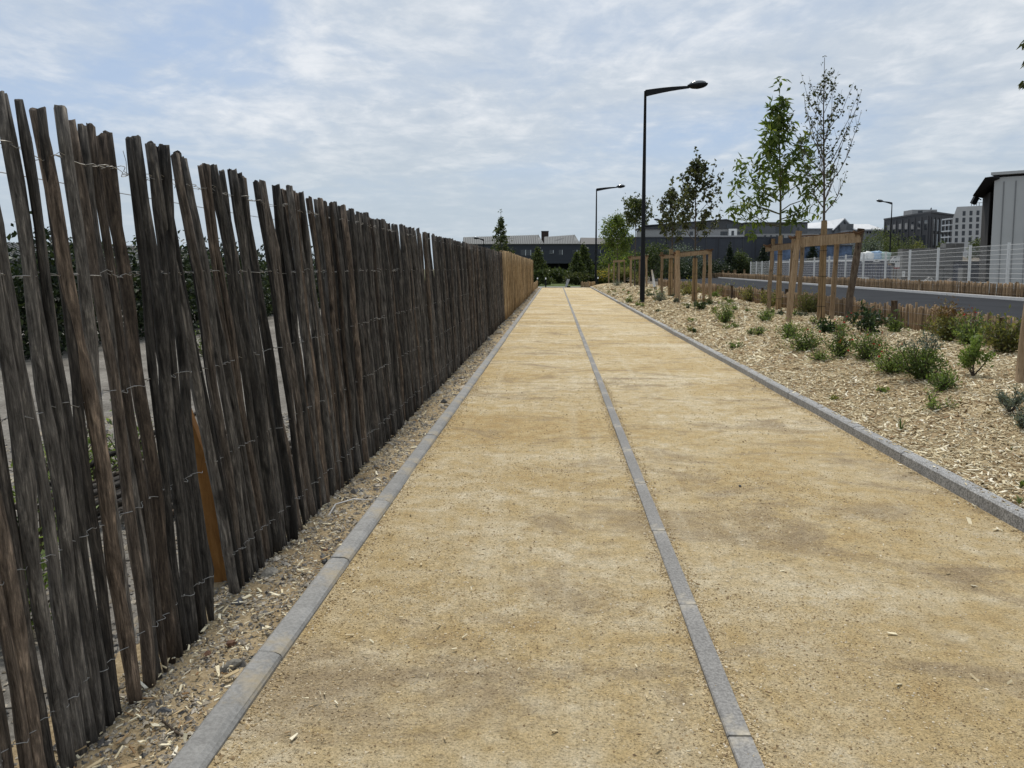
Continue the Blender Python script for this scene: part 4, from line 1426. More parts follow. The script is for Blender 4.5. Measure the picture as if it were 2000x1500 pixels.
support('thin-legged stake frame half hidden behind the twin frame', Y5, [(1293, 1292, 0, 0.06, 0.05, False), (1318, 1318, 0.2, 0.055, 0.05, False)], (1291, 502, 1321, 501), Z(1300, 495, Y5), beam_r=0.07)
trunk_guard('slatted trunk guard of the tree left of the twin frame', 1310, Y5 + 0.2, Z(1310, 487, Y5 + 0.2), 0.10)
x5 = X(1311, Y5 + 0.2)
tree('round_leaf_tree', 'shorter round-leaved tree just left of the twin-frame tree', (x5, Y5 + 0.2, ZT), Z(1315, 350, Y5 + 0.2) - ZT, Z(1311, 478, Y5 + 0.2) - ZT,
     lambda t: 0.80 * max(0.2, math.sin(math.pi * min(1, 0.28 + 0.66 * t))), 20, 1.1, 0.145, 6.5, 'leaf_dark', 37, 0.045, 0.72, sub=5, cluster=2, jit=0.06)
# T6, T7
Y6 = 52.0
support('small stake frame cut by the tall lamp post', Y6, [(1232, 1232, 0, 0.07, 0.04, False), (1263, 1262, 0, 0.07, 0.02, False), (1249, 1249, 0.8, 0.06, 0, False)], (1228, 505, 1266, 502), Z(1245, 501, Y6), beam_r=0.09)
tree('leafy_tree', 'leafy young tree with bushy top behind the tall lamp post', (X(1240, Y6 + 0.4), Y6 + 0.4, ZT), Z(1245, 380, Y6) - ZT, Z(1240, 452, Y6) - ZT,
     lambda t: 1.15 * max(0.25, math.sin(math.pi * min(1, 0.25 + 0.62 * t))), 24, 0.95, 0.20, 10, 'leaf_far', 41, 0.055, 0.55, sub=5, cluster=2, jit=0.10)
Y7 = 66.0
support('farthest stake frame left of the lamp post near the path end', Y7, [(1189, 1189, 0.2, 0.06, -0.3, False), (1199, 1199, 0, 0.06, 0.04, False), (1220, 1219, 0, 0.07, 0.02, False), (1209, 1209, 0.6, 0.085, 0, False)],
        (1197, 511, 1221, 509), Z(1205, 508, Y7), tie=False, beam_r=0.08)
tree('feathery_tree', 'loose pale-green tree with feathery sprigs at the far bed end', (X(1205, Y7 + 1), Y7 + 1.0, 0.2), Z(1192, 410, Y7 + 1) - 0.2, Z(1200, 505, Y7 + 1) - 0.2,
     lambda t: 2.1 * (1 - t) ** 0.7 + 0.25, 44, 1.0, 0.20, 12, 'leaf', 43, 0.05, 0.5, sub=5, cluster=2, jit=0.12)
# T1: tree at the right picture edge
Y1 = 8.4
p1 = bed_hit(1990, 749)
rootf = thing('tree_stake', 'thick pale tree stake cropped by the right picture edge', 'stake', (p1[0] + 0.03, p1[1], p1[2]))
stake_mesh((0, 0, -0.1), (0.13, 0.05, 2.0), 0.075, M['stake'], rootf, 'shaft', 5)
tl = at(2080, 120, 8.6)
t1 = thing('edge_tree', 'tree beyond the right edge whose leaf tips enter the frame', 'tree', (5.55, 8.6, ZT))
tb, lb = MB(), MB()
tb.tube([(0, 0, 0), (0.02, 0.02, 1.5), (0, 0, 3.6)], [0.035, 0.03, 0.012], 8)
rg_ = np.random.default_rng(9)
base1 = np.array([5.55, 8.6, ZT])
for (px, py) in ((1993, 85), (1999, 120), (1992, 165), (2070, 60), (2085, 150), (2095, 220), (2075, 0), (2130, 100)):
    e = at(px + 12, py - 4, 8.45) - base1
    s0 = np.array([0, 0, max(1.7, e[2] - 0.5)])
    tb.tube([s0, (s0 + e) / 2 + np.array([0, 0, -0.05]), e], [0.010, 0.007, 0.003], 5)
    n = 40 if px > 2045 else (10 if px > 2010 else 5)
    P = e + rg_.normal(size=(n, 3)) * (0.13 if px > 2045 else (0.05 if px > 2010 else 0.012))
    D = rand_dirs(n, -0.5, rg_)
    if px <= 2010:
        D = np.column_stack([-np.abs(rg_.normal(0.7, 0.3, n)), rg_.normal(0, 0.3, n), -rg_.uniform(0.3, 0.9, n)])
    V, f = leaves_geo(P, D, rg_.uniform(0.08, 0.115, n), 0.5, rng=rg_)
    lb.add(V, f, np.repeat(rg_.random(n), 4))
tb.build('trunk', M['bark'], t1, True)
lb.build('crown', M['leaf_dark'], t1)
# dead bare prop and fallen stick by the lamp
o = MB()
a, b_ = at(1278, 556, 37), at(1273, 527, 37)
o.tube([a + np.array([0, 0, -0.1]), (a + b_) / 2, b_], [0.06, 0.055, 0.035], 7)
tag(o.build('weathered_stake', M['kerb_w'], None, True), 'pale grey pointed stub stake right of the tall lamp post', 'stake')

# ------------------------------------------------------------------ street lamps
def lamp(label, px, Y, top_py, arm_dir, zbase, arm=1.75, s=1.0):
    x_ = X(px, Y)
    Ht = Z(px, top_py, Y) - zbase
    root = thing('street_lamp', label, 'street lamp', (x_, Y, zbase), 'black street lamps')
    b1 = MB()
    zs = np.array([-0.2, 0, 1.2, 1.22, Ht * 0.6, Ht])
    b1.tube(np.column_stack([zs * 0, zs * 0, zs]), np.array([0.105, 0.105, 0.102, 0.098, 0.072, 0.050]) * s, 12)
    b1.build('pole', M['black'], root, True)
    b1 = MB()
    b1.box((-0.045 * s, -0.11 * s, 0.5 * s), (0.045 * s, -0.085 * s, 0.95 * s))
    b1.build('access_door', M['black'], root)
    d = arm_dir
    b1 = MB()
    t_ = np.linspace(0, 1, 6)
    # deep tapering arm, flat sided
    V = []
    for t in t_:
        x0 = d * t * arm * s
        zc_ = Ht - 0.06 * s + 0.20 * s * t + 0.03 * s * math.sin(t * 3)
        hh = (0.13 * (1 - t) + 0.045 * t) * s
        V += [(x0, -0.035 * s, zc_ - hh * 1.2), (x0, 0.035 * s, zc_ - hh * 1.2), (x0, 0.035 * s, zc_ + hh * 0.8), (x0, -0.035 * s, zc_ + hh * 0.8)]
    qs = [[k * 4 + i, k * 4 + (i + 1) % 4, (k + 1) * 4 + (i + 1) % 4, (k + 1) * 4 + i] for k in range(5) for i in range(4)]
    b1.add(V, np.array(qs + [[3, 2, 1, 0], [20, 21, 22, 23]]))
    b1.build('arm', M['black'], root)
    # lens-shaped head
    hc = np.array([d * (arm + 0.33) * s, 0, Ht + 0.20 * s])
    for nm, mt, z0, z1, k in (('head', M['black'], -0.14, 0.05, 1.0), ('canopy', M['glass_lamp'], 0.052, 0.19, 0.86)):
        b2 = MB()
        rings = 7
        n = 20
        V = []
        for i in range(rings):
            f = i / (rings - 1)
            if nm == 'head':
                zz = z0 + (z1 - z0) * f
                rr = math.sqrt(max(0.02, 1 - (1 - f) ** 2.2))
            else:
                zz = z0 + (z1 - z0) * f
                rr = math.sqrt(max(0.01, 1 - f ** 2))
            for j in range(n):
                a = 2 * math.pi * j / n
                V.append((hc[0] + math.cos(a) * 0.41 * s * rr * k, hc[1] + math.sin(a) * 0.20 * s * rr * k, hc[2] + zz * s + d * math.cos(a) * 0.03 * s * rr))
        qs = [[i * n + j, i * n + (j + 1) % n, (i + 1) * n + (j + 1) % n, (i + 1) * n + j] for i in range(rings - 1) for j in range(n)]
        b2.add(V, np.array(qs))
        cp = np.array([[0, j, j + 1] for j in range(1, n - 1)])
        b2.F3.append(cp[:, ::-1])
        b2.F3.append(cp + (rings - 1) * n)
        b2.build(nm, mt, root, True)
    return root


lamp('tallest black street lamp with arm reaching right over the mulch bed', 1255, 32.0, 178, 1, 0.24)
lamp('second black street lamp farther along the path, arm reaching right', 1163.5, 71.0, 369, 1, 0.1, 1.85)
lamp('black street lamp across the road in front of the dark office block', 1736, 83.0, 396, -1, 0.3, 1.05, 0.9)
lamp('black street lamp hidden behind the round-leaved trees, head to the left', 1300, 108.0, 432, -1, 0.2, 1.0)
lamp('short black lamp peeping over the dark fence in front of zinc roofs', 945, 88.0, 468, -1, 0.0, 0.75, 0.8)

# ------------------------------------------------------------------ path end: bollards, slanted panel
for i, (px, py, Y, lab) in enumerate([(1066, 542, 63.2, 'black bollard with white cap standing at the end of the path'),
                                      (1050, 542, 67.0, 'white-capped bollard behind the low palings left of the path end'),
                                      (1168, 541, 67.5, 'white-capped bollard right of the second lamp post')]):
    bo = thing('bollard', lab, 'bollard', (X(px, Y), Y, -0.05), 'bollards at the path end')
    hh = Z(px, py, Y) + 0.05
    b1 = MB()
    b1.tube([(0, 0, 0), (0, 0, hh * 0.5), (0, 0, hh - 0.15)], [0.055, 0.05, 0.05], 10)
    b1.build('shaft', M['black'], bo, True)
    b1 = MB()
    b1.tube([(0, 0, hh - 0.148), (0, 0, hh - 0.02), (0, 0, hh)], [0.052, 0.052, 0.03], 10)
    b1.build('cap', M['white'], bo, True)
sp = thing('slanted_panel', 'slanted pale grey metal panel on a dark foot at the path end', 'panel', (X(1107, 64), 64, -0.02))
b1 = MB()
b1.poly_prism([(-0.15, 0, 0.02), (0.02, 0, 0.02), (0.26, 0, 0.66), (0.02, 0, 0.70)], (0, 0.05, 0), 0.2)
b1.build('plate', M['steel'], sp)
b1 = MB()
b1.box((0.03, -0.02, 0.0), (0.30, 0.10, 0.10))
b1.build('foot', M['black'], sp)
es = MB()
es.box((X(1056, PATH_END), PATH_END + 0.02, -0.06), (X(1136, PATH_END), PATH_END + 0.10, 0.03))
tag(es.build('edging_strip', M['black']), kind='structure')

# ------------------------------------------------------------------ background vegetation
def leaf_mass(rg_, blobs, n, leaf, shell=0.35):
    """leaves spread through clumpy ellipsoids: blobs = (cx, cy, cz, rx, ry, rz)"""
    blobs = np.array(blobs, float)
    w_ = (blobs[:, 3] * blobs[:, 5]) ** 1.0
    ci = rg_.choice(len(blobs), n, p=w_ / w_.sum())
    d = rg_.normal(size=(n, 3))
    d /= np.linalg.norm(d, axis=1)[:, None]
    rad = 1 - shell * rg_.random(n) ** 1.5
    lump = 1 + 0.16 * np.sin(d[:, 0] * 7 + ci) * np.sin(d[:, 2] * 6 + 2 * ci) + 0.12 * np.sin(d[:, 1] * 9 + ci * 3)
    P = blobs[ci, :3] + d * blobs[ci, 3:] * (rad * lump)[:, None]
    P[:, 2] = np.maximum(P[:, 2], 0.02)
    D = d * 0.6 + rand_dirs(n, 0.1, rg_)
    V, f = leaves_geo(P, D, leaf * rg_.uniform(0.6, 1.4, n), 0.6, rng=rg_)
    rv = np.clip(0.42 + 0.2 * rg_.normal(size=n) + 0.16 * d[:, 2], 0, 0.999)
    return V, f, np.repeat(rv, 4)


def bush(name, label, px, Y, py_top, py_bot, wpx, mat, leaf, n, seed, shape='round', cat='shrub', group=None, zg=0.0, ry=None):
    """free-standing shrub or tree seen from afar, real depth"""
    rg_ = np.random.default_rng(seed)
    x_ = X(px, Y)
    zt = Z(px, py_top, Y)
    h = zt - zg
    w_ = wpx * Y / F
    root = thing(name, label, cat, (x_, Y, zg), group)
    bl = []
    if shape == 'cone':
        for k in range(16):
            f = k / 15
            r_ = w_ * 0.5 * (1 - f) ** 0.85 * 0.55 + 0.06 * w_
            a = k * 2.4
            o_ = w_ * 0.5 * (1 - f) * 0.55
            bl.append((math.cos(a) * o_, math.sin(a) * o_, h * (0.10 + 0.86 * f), r_, r_, h * 0.10))
    else:
        m_ = 14
        for k in range(m_):
            a = k * 2.4
            f = rg_.random()
            o_ = w_ * 0.36 * math.sqrt((k + 0.4) / m_)
            hz = h * (0.25 + 0.5 * rg_.random())
            r_ = w_ * rg_.uniform(0.16, 0.27)
            bl.append((math.cos(a) * o_, math.sin(a) * o_ * (ry or 1.0), hz, r_, r_, min(h - hz, h * rg_.uniform(0.2, 0.32))))
    V, f, r_ = leaf_mass(rg_, bl, n, leaf, 0.6)
    b1 = MB()
    b1.add(V, f, r_)
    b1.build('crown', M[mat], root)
    b1 = MB()
    b1.tube([(0, 0, -0.05), (0.02, 0, h * 0.4), (0, 0, h * 0.8)], [0.03 * w_ + 0.02, 0.02 * w_ + 0.015, 0.01], 6)
    for k in range(5):
        a = k * 1.3
        b1.tube([(0, 0, h * 0.2), (math.cos(a) * w_ * 0.15, math.sin(a) * w_ * 0.15, h * 0.42), (math.cos(a) * w_ * 0.26, math.sin(a) * w_ * 0.26, h * 0.62)], [0.012 * w_ + 0.01, 0.008 * w_ + 0.008, 0.006], 5)
    b1.build('trunk', M['bark'], root, True)
    return root


tree('spire_tree', 'spire-shaped young tree rising over the honey-coloured fence', (X(978, 47), 47, 0), Z(978, 411, 47), 1.4, lambda t: 1.25 * (1 - t) ** 0.85 + 0.08, 30, 0.75, 0.16, 8, 'leaf_far', 51, 0.05, 0.6, sub=4, cluster=2, jit=0.06)
bush('cone_tree', 'conical green tree right above the end of the honey fence', 1050, 74, 486, 555, 54, 'leaf_far', 0.20, 4600, 61, 'cone', 'tree')
bush('cone_tree', 'conical tree in front of the navy building, brighter one of the pair', 1126, 78, 495, 555, 50, 'leaf_far', 0.20, 4000, 62, 'cone', 'tree')
bush('cone_tree', 'taller conical tree of the pair touching the navy building windows', 1140, 80, 480, 555, 58, 'leaf_far', 0.20, 5200, 63, 'cone', 'tree')
for i, (px, Y, pt, w_, mt, lab) in enumerate([
        (1047, 70, 528, 26, 'leaf_far', 'low dark bush behind the white-capped bollard'),
        (1080, 82, 524, 48, 'leaf_far', 'rounded hedge bush left of the slanted panel'),
        (1100, 84, 528, 44, 'leaf_far', 'rounded hedge bush above the slanted panel'),
        (1125, 74, 533, 40, 'leaf_dark', 'dark brownish shrub right of the slanted panel'),
        (1148, 75, 535, 36, 'leaf_dark', 'dark shrub between slanted panel and second lamp'),
        (1180, 76, 530, 40, 'leaf_olive', 'olive flowering shrub right of the second lamp'),
        (1178, 90, 515, 46, 'leaf_far', 'green shrub below the navy building corner'),
        (1205, 84, 520, 60, 'leaf_olive', 'olive shrub behind the farthest stake frame'),
        (1235, 88, 490, 80, 'leaf', 'big green shrub behind the small stake frame'),
        (1200, 92, 462, 66, 'leaf', 'broad green tree-like shrub behind the feathery tree'),
        (1272, 80, 470, 74, 'leaf_far', 'tall leafy mass behind the tall lamp post'),
        (1306, 95, 498, 70, 'leaf_hedge', 'dark shrub under the shorter round-leaved tree'),
        (1335, 100, 469, 62, 'leaf_grey', 'grey-green domed tree behind the twin stake frame'),
        (1372, 104, 505, 70, 'leaf_hedge', 'dark hedge shrub right behind the twin stake frame'),
        (1400, 106, 512, 60, 'leaf_hedge', 'dark hedge shrub left of the asphalt bend'),
        (1448, 108, 487, 40, 'leaf_far', 'yellow-green bush in front of the slate warehouse'),
        (1465, 110, 515, 56, 'leaf_hedge', 'low dark hedge shrub at the white fence end'),
        (1432, 109, 515, 56, 'leaf_hedge', 'low dark hedge shrub below the dark spire'),
        (1340, 92, 520, 60, 'leaf_hedge', 'low dark shrub seen between the twin frame legs')]):
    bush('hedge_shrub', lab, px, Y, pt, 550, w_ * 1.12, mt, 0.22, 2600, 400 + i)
bush('cone_tree', 'dark spire bush in front of the slate warehouse', 1424, 107, 478, 540, 34, 'leaf_hedge', 0.22, 2600, 81, 'cone', 'tree')
bush('cone_tree', 'dark spire bush at the left leg of the slender frame', 1490, 112, 482, 540, 44, 'leaf_hedge', 0.22, 3000, 82, 'cone', 'tree')
bush('cone_tree', 'dark spire tree between slender and tall stake frames', 1586, 118, 478, 530, 44, 'leaf_hedge', 0.24, 3000, 83, 'cone', 'tree')
for i, (px, Y, pt, w_, mt, n, lab) in enumerate([
        (1652, 122, 472, 60, 'leaf_grey', 3200, 'grey-green tree left of the big bag heap'),
        (1705, 128, 447, 70, 'leaf_far', 4200, 'left half of the broad tree mass before the dark office'),
        (1752, 132, 443, 92, 'leaf_far', 5600, 'broad dark green tree in front of the dark office'),
        (1700, 118, 466, 40, 'leaf_grey', 2200, 'pale willow-like tree at the foot of the broad dark tree'),
        (1785, 124, 470, 36, 'leaf_olive', 1800, 'yellowish bush at the foot of the dark office'),
        (1838, 120, 467, 22, 'leaf_far', 1400, 'small bush between dark office and white block'),
        (1905, 110, 462, 34, 'leaf_far', 1800, 'small bush below the white block windows')]):
    bush('background_tree', lab, px, Y, pt, 530, w_ * 1.1, mt, 0.26, n, 700 + i, 'round', 'tree', zg=0.25)
# yellow flowers near lamp 2
yf = MB()
rg_ = np.random.default_rng(5)
cen = np.array([X(1180, 75), 75, 0.0])
for k in range(60):
    p = cen + np.array([rg_.normal() * 0.5, rg_.normal() * 0.3, rg_.uniform(0.4, 1.3)])
    V, f = leaves_geo(np.repeat(p[None], 3, 0), rand_dirs(3, 0.4, rg_), 0.10, 0.8, rng=rg_)
    yf.add(V, f, np.repeat(rg_.random(3), 4))
tag(yf.build('yellow_blossom', M['yellow']), 'yellow blossoms right of the second lamp post', 'flowers', kind='stuff')

# hedge and low buildings behind the left fence
hd = thing('hedge', 'dense dark evergreen hedge behind the gravel lot left of the fence', 'hedge', (0, 0, 0))
rg_ = np.random.default_rng(91)
bl = []
for k in range(90):
    y_ = 7 + 26 * k / 90
    bl.append((-9.6 + rg_.normal() * 0.3, y_ + rg_.normal() * 0.3, 0.9 + rg_.normal() * 0.3, 0.8, 0.8, 0.9 + 0.15 * rg_.random()))
V, f, r_ = leaf_mass(rg_, bl, 60000, 0.12, 0.8)
b1 = MB()
b1.add(V, f, r_)
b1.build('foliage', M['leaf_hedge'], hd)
b1 = MB()
for k in range(24):
    y_ = 7 + 26 * k / 24
    b1.tube([(-9.6, y_, 0), (-9.55, y_ + 0.05, 0.8), (-9.6, y_, 1.5)], [0.04, 0.03, 0.015], 5)
b1.build('stems', M['bark'], hd, kind='stuff')
bush('cone_tree', 'dark fir poking above the hedge behind the leftmost palings', 190, 24, 468, 600, 60, 'leaf_hedge', 0.10, 3600, 95, 'cone', 'tree')
shed = thing('white_shed', 'white flat-roofed building beyond the hedge left of the fence', 'building', (0, 0, 0))
ya, yb = 48.0, 60.0
b1 = MB()
b1.box((X(110, ya), ya, 0), (X(255, ya), yb, Z(150, 484, ya)))
b1.build('wall', M['w_wall'], shed)
b1 = MB()
b1.box((X(110, ya) - 0.3, ya - 0.3, Z(150, 484, ya) + 0.003), (X(255, ya) + 0.3, yb, Z(150, 480, ya)))
b1.build('roof', M['g_light'], shed)
for k in range(3):
    b1 = MB()
    xa = X(150 + 34 * k, ya)
    b1.box((xa, ya - 0.04, 1.0), (xa + 0.8, ya + 0.02, 2.0))
    b1.build('window', M['pane'], shed)
barn = thing('corrugated_shed', 'small shed with ribbed grey roof beyond the hedge at the left edge', 'building', (0, 0, 0))
yb0 = 40.0
xa, xb = X(-60, yb0), X(78, yb0)
b1 = MB()
b1.box((xa, yb0, 0), (xb, yb0 + 6, Z(0, 508, yb0)))
b1.build('wall', M['g_mid'], barn)
b1 = MB()
z0, z1 = Z(0, 508, yb0), Z(0, 492, yb0)
b1.poly_prism([(xa - .2, yb0 - .3, z0 + .01), (xb + .2, yb0 - .3, z0 + .01), (xb + .2, yb0 + 3, z1 + 0.5), (xa - .2, yb0 + 3, z1 + 0.5)], (0, 0, 0.08))
b1.build('roof', M['zinc'], barn)
for k in range(14):
    b1 = MB()
    xx = xa + (xb - xa) * (k + 0.5) / 14
    b1.poly_prism([(xx, yb0 - .3, z0 + .09), (xx + .06, yb0 - .3, z0 + .09), (xx + .06, yb0 + 3, z1 + 0.585), (xx, yb0 + 3, z1 + 0.585)], (0, 0, 0.05))
    b1.build('rib', M['zinc_seam'], barn)

# ------------------------------------------------------------------ buildings
def window(parent, x0, x1, z0, z1, y, reveal=None, sill=None, depth=0.12, pane='pane', frame=None):
    """pane proud box set in front wall facing -Y, with frame pieces as sub-parts"""
    b_ = MB()
    b_.box((x0, y - 0.02, z0), (x1, y + depth, z1))
    w_ = b_.build('window', M[pane], parent)
    t = 0.10 * (z1 - z0) * 0.6
    if reveal:
        b_ = MB()
        b_.box((x1 + 0.002, y - 0.06, z0), (x1 + (x1 - x0) * 0.16, y + depth, z1))
        b_.build('reveal', M[reveal], w_)
    if sill:
        b_ = MB()
        b_.box((x0 - 0.04, y - 0.10, z0 - t), (x1 + 0.04, y + depth, z0 - 0.002))
        b_.build('sill', M[sill], w_)
    if frame:
        b_ = MB()
        xm = (x0 + x1) / 2
        b_.box((xm - 0.04, y - 0.05, z0), (xm + 0.04, y - 0.022, z1))
        b_.build('mullion', M[frame], w_)
    return w_


# navy building with zinc roofs
YN = 96.0
nb_ = thing('navy_building', 'navy-clad building with seamed zinc roofs closing the end of the path', 'building', (0, 0, 0))
xL, xR = X(880, YN), X(1215, YN)
ze, zb = Z(1050, 477, YN), Z(1050, 514.5, YN)
b1 = MB()
b1.box((xL, YN, zb), (xR, YN + 14, ze))
b1.build('wall', M['navy'], nb_)
b1 = MB()
b1.box((xL + 1, YN + 2.2, -0.1), (xR - 1, YN + 13, zb - 0.003))
b1.build('undercroft', M['void'], nb_)
for k in range(7):
    b1 = MB()
    xx = xL + 2 + (xR - xL - 4) * k / 6
    b1.tube([(xx, YN + 0.5, -0.1), (xx, YN + 0.5, zb * 0.5), (xx, YN + 0.5, zb - 0.004)], 0.14, 8)
    b1.build('column', M['void'], nb_)


def hip_roof(pxa, pya, pxr, pyr, pxh, label=None, mat='zinc', nseam=24, depth=5.0):
    """front slope eave -> ridge climbing to the right, closed by a hip triangle"""
    ea, eh = np.array([X(pxa, YN), YN - 0.25, ze + 0.004]), np.array([X(pxh, YN), YN - 0.25, ze + 0.004])
    ra = np.array([X(pxa, YN + depth), YN + depth, Z(pxa, pya, YN + depth)])
    rr = np.array([X(pxr, YN + depth), YN + depth, Z(pxr, pyr, YN + depth)])
    eb = np.array([eh[0], YN + depth * 2, ze + 0.004])
    el = np.array([ea[0], YN + depth * 2, ze + 0.004])
    b_ = MB()
    b_.add(np.array([ea, eh, rr, ra, eb, el]), [np.array([[0, 1, 2, 3], [3, 2, 4, 5]]), np.array([[1, 4, 2]])])
    b_.add(np.array([ea, ra, el]), [np.array([[0, 1, 2]])])
    rf_ = b_.build('roof', M[mat], nb_)
    if nseam:
        for k in range(nseam):
            t = (k + 0.5) / nseam
            p0 = ea * (1 - t) + eh * t
            tt = min(1, t * (eh[0] - ea[0]) / (rr[0] - ea[0]))
            p1 = ra * (1 - tt) + rr * tt
            if t * (eh[0] - ea[0]) > (rr[0] - ea[0]) * 1.0:
                p1 = rr
            b_ = MB()
            off = np.array([0, -0.02, 0.05])
            b_.add(np.array([p0, p0 + [0.11, 0, 0], p1 + [0.11, 0, 0], p1, p0 + off, p0 + [0.11, 0, 0] + off, p1 + [0.11, 0, 0] + off, p1 + off]), np.array(BOXF))
            b_.build('seam', M['zinc_seam'], rf_)
    return rf_


hip_roof(905, 463.5, 1050, 459, 1062, nseam=44)
hip_roof(1062.3, 463, 1120, 459, 1133, nseam=22)
hip_roof(1133.3, 464, 1212, 465, 1214, mat='brownroof', nseam=0)
ch = MB()
ch.box((X(1057, YN + 8), YN + 8, ze), (X(1071, YN + 8), YN + 9, Z(1064, 452, YN + 8)))
cho = ch.build('chimney', M['rust'], nb_)
ch = MB()
ch.box((X(1056.5, YN + 8), YN + 7.95, Z(1064, 452, YN + 8) + 0.003), (X(1071.5, YN + 8), YN + 9.05, Z(1064, 451, YN + 8)))
ch.build('cap', M['g_mid'], cho)
for (pa, pb, ya_, yb_) in ((1017, 1026, 488, 499), (1029, 1036, 488, 499), (1053, 1058.5, 488, 497), (1073, 1080, 488.5, 494.5), (1091, 1097.5, 488, 497.5), (1118, 1126, 488, 497.5), (1161, 1164, 488, 496), (1167.5, 1172, 488, 496)):
    window(nb_, X(pa, YN), X(pb, YN), Z(pa, yb_, YN), Z(pa, ya_, YN), YN, 'trim', 'trim' if pa == 1073 else None)

# slate warehouse
YS = 126.0
wh = thing('slate_warehouse', 'long slate-grey clad warehouse behind the dark hedge', 'building', (0, 0, 0))
x0, x1 = X(1188, YS), X(1522, YS)
zt = Z(1400, 464.5, YS)
b1 = MB()
b1.box((x0, YS, 0.9), (x1, YS + 20, zt))
b1.build('wall', M['slate'], wh)
b1 = MB()
b1.box((x0 + .5, YS + 0.6, -0.1), (x1 - .5, YS + 19, 0.897))
b1.build('base', M['void'], wh)
for k in range(15):
    b1 = MB()
    xx = x0 + (x1 - x0) * k / 14
    b1.box((xx - 0.06, YS - 0.08, 0.95), (xx + 0.06, YS - 0.002, zt - 0.1))
    b1.build('seam', M['charcoal2'] if k % 3 else M['charcoal'], wh)
b1 = MB()
b1.box((x0 - .1, YS - 0.12, zt + 0.003), (x1 + .1, YS + 20, zt + 0.18))
b1.build('roof_edge', M['charcoal2'], wh)
b1 = MB()
b1.box((X(1502, YS), YS - 3, 0.5), (X(1560, YS), YS - 0.2, Z(1520, 466, YS)))
b1.build('annex', M['slate'], wh)

# grey block with sloping top storey
YG = 158.0
gb = thing('grey_block', 'grey apartment block with sloping dark top storey and one white bay', 'building', (0, 0, 0))
b1 = MB()
b1.box((X(1258, YG), YG, 0), (X(1452, YG), YG + 16, Z(1400, 447, YG)))
b1.build('wall', M['g_light'], gb)
b1 = MB()
zt = Z(1400, 447, YG) + 0.003
b1.poly_prism([(X(1258, YG), YG - 0.3, zt), (X(1258, YG), YG - 0.3, Z(1258, 447.5, YG) + 0.4), (X(1415, YG), YG - 0.3, Z(1415, 430, YG)), (X(1452, YG), YG - 0.3, Z(1452, 440, YG)), (X(1452, YG), YG - 0.3, zt)][::-1], (0, 16, 0))
tp = b1.build('top_storey', M['g_dark'], gb)
b1 = MB()
b1.poly_prism([(X(1258, YG) - .3, YG - 0.5, Z(1258, 447, YG) + 0.45), (X(1258, YG) - .3, YG - 0.5, Z(1258, 447, YG) + 0.7), (X(1415, YG), YG - 0.5, Z(1415, 429.4, YG) + 0.15), (X(1453, YG), YG - 0.5, Z(1453, 439.5, YG) + 0.15), (X(1453, YG), YG - 0.5, Z(1453, 440, YG) + .003), (X(1415, YG), YG - 0.5, Z(1415, 430, YG) + .003)][::-1], (0, 17, 0))
b1.build('roof', M['zinc'], gb)
b1 = MB()
b1.box((X(1420, YG), YG - 0.6, 0.5), (X(1436, YG), YG - 0.003, zt - 0.02))
bay = b1.build('white_bay', M['white'], gb)
for (pa, pb, ya_, yb_) in ((1405, 1419, 452, 462), (1437, 1449, 452, 458), (1295, 1301, 452, 462), (1320, 1330, 452, 462), (1345, 1352, 452, 462), (1372, 1377, 453, 462)):
    window(gb, X(pa, YG), X(pb, YG), Z(pa, yb_, YG), Z(pa, ya_, YG), YG, None, None, 0.1, frame='charcoal2')
for (pa, pb, ya_, yb_) in ((1416, 1427, 438, 446), (1391, 1397, 440, 446), (1376, 1381, 441, 446.5), (1345, 1349, 443, 447)):
    window(gb, X(pa, YG), X(pb, YG), Z(pa, yb_, YG), Z(pa, ya_, YG), YG - 0.35, None, None, 0.1)
window(bay, X(1425, YG), X(1430, YG), Z(1425, 461, YG), Z(1425, 451, YG), YG - 0.62, None, None, 0.1)
b1 = MB()
b1.box((X(1295, YG), YG - 6, 0), (X(1437, YG), YG - 1.2, Z(1350, 462.6, YG)))
b1.build('white_plinth', M['w_wall'], gb)

# second grey block
YH = 166.0
g2 = thing('grey_block', 'flat grey block with dark strip windows behind the slender stake frame', 'building', (0, 0, 0))
b1 = MB()
b1.box((X(1453, YH), YH, Z(1500, 458, YH)), (X(1574, YH), YH + 16, Z(1510, 436, YH)))
b1.build('upper_wall', M['g_mid'], g2)
b1 = MB()
b1.box((X(1453, YH) - .2, YH - 0.3, Z(1510, 436, YH) + 0.003), (X(1574, YH) + .2, YH + 16.3, Z(1510, 434, YH)))
b1.build('roof', M['zinc'], g2)
b1 = MB()
b1.box((X(1460, YH), YH - 3, 0), (X(1588, YH), YH + 12, Z(1500, 458, YH) - 0.003))
b1.build('lower_wall', M['g_light'], g2)
for (pa, pb, ya_, yb_) in ((1452.8, 1474, 449, 457), (1480, 1484, 447, 456), (1511, 1545, 442, 455), (1553, 1558, 444, 453)):
    window(g2, X(pa, YH) + .1, X(pb, YH), Z(pa, yb_, YH), Z(pa, ya_, YH), YH, None, None, 0.1, frame='charcoal2')
for k in range(8):
    pa = 1490 + k * 11.5
    window(g2, X(pa, YH - 3), X(pa + 4, YH - 3), Z(pa, 466, YH - 3), Z(pa, 459.5, YH - 3), YH - 3, None, None, 0.1)

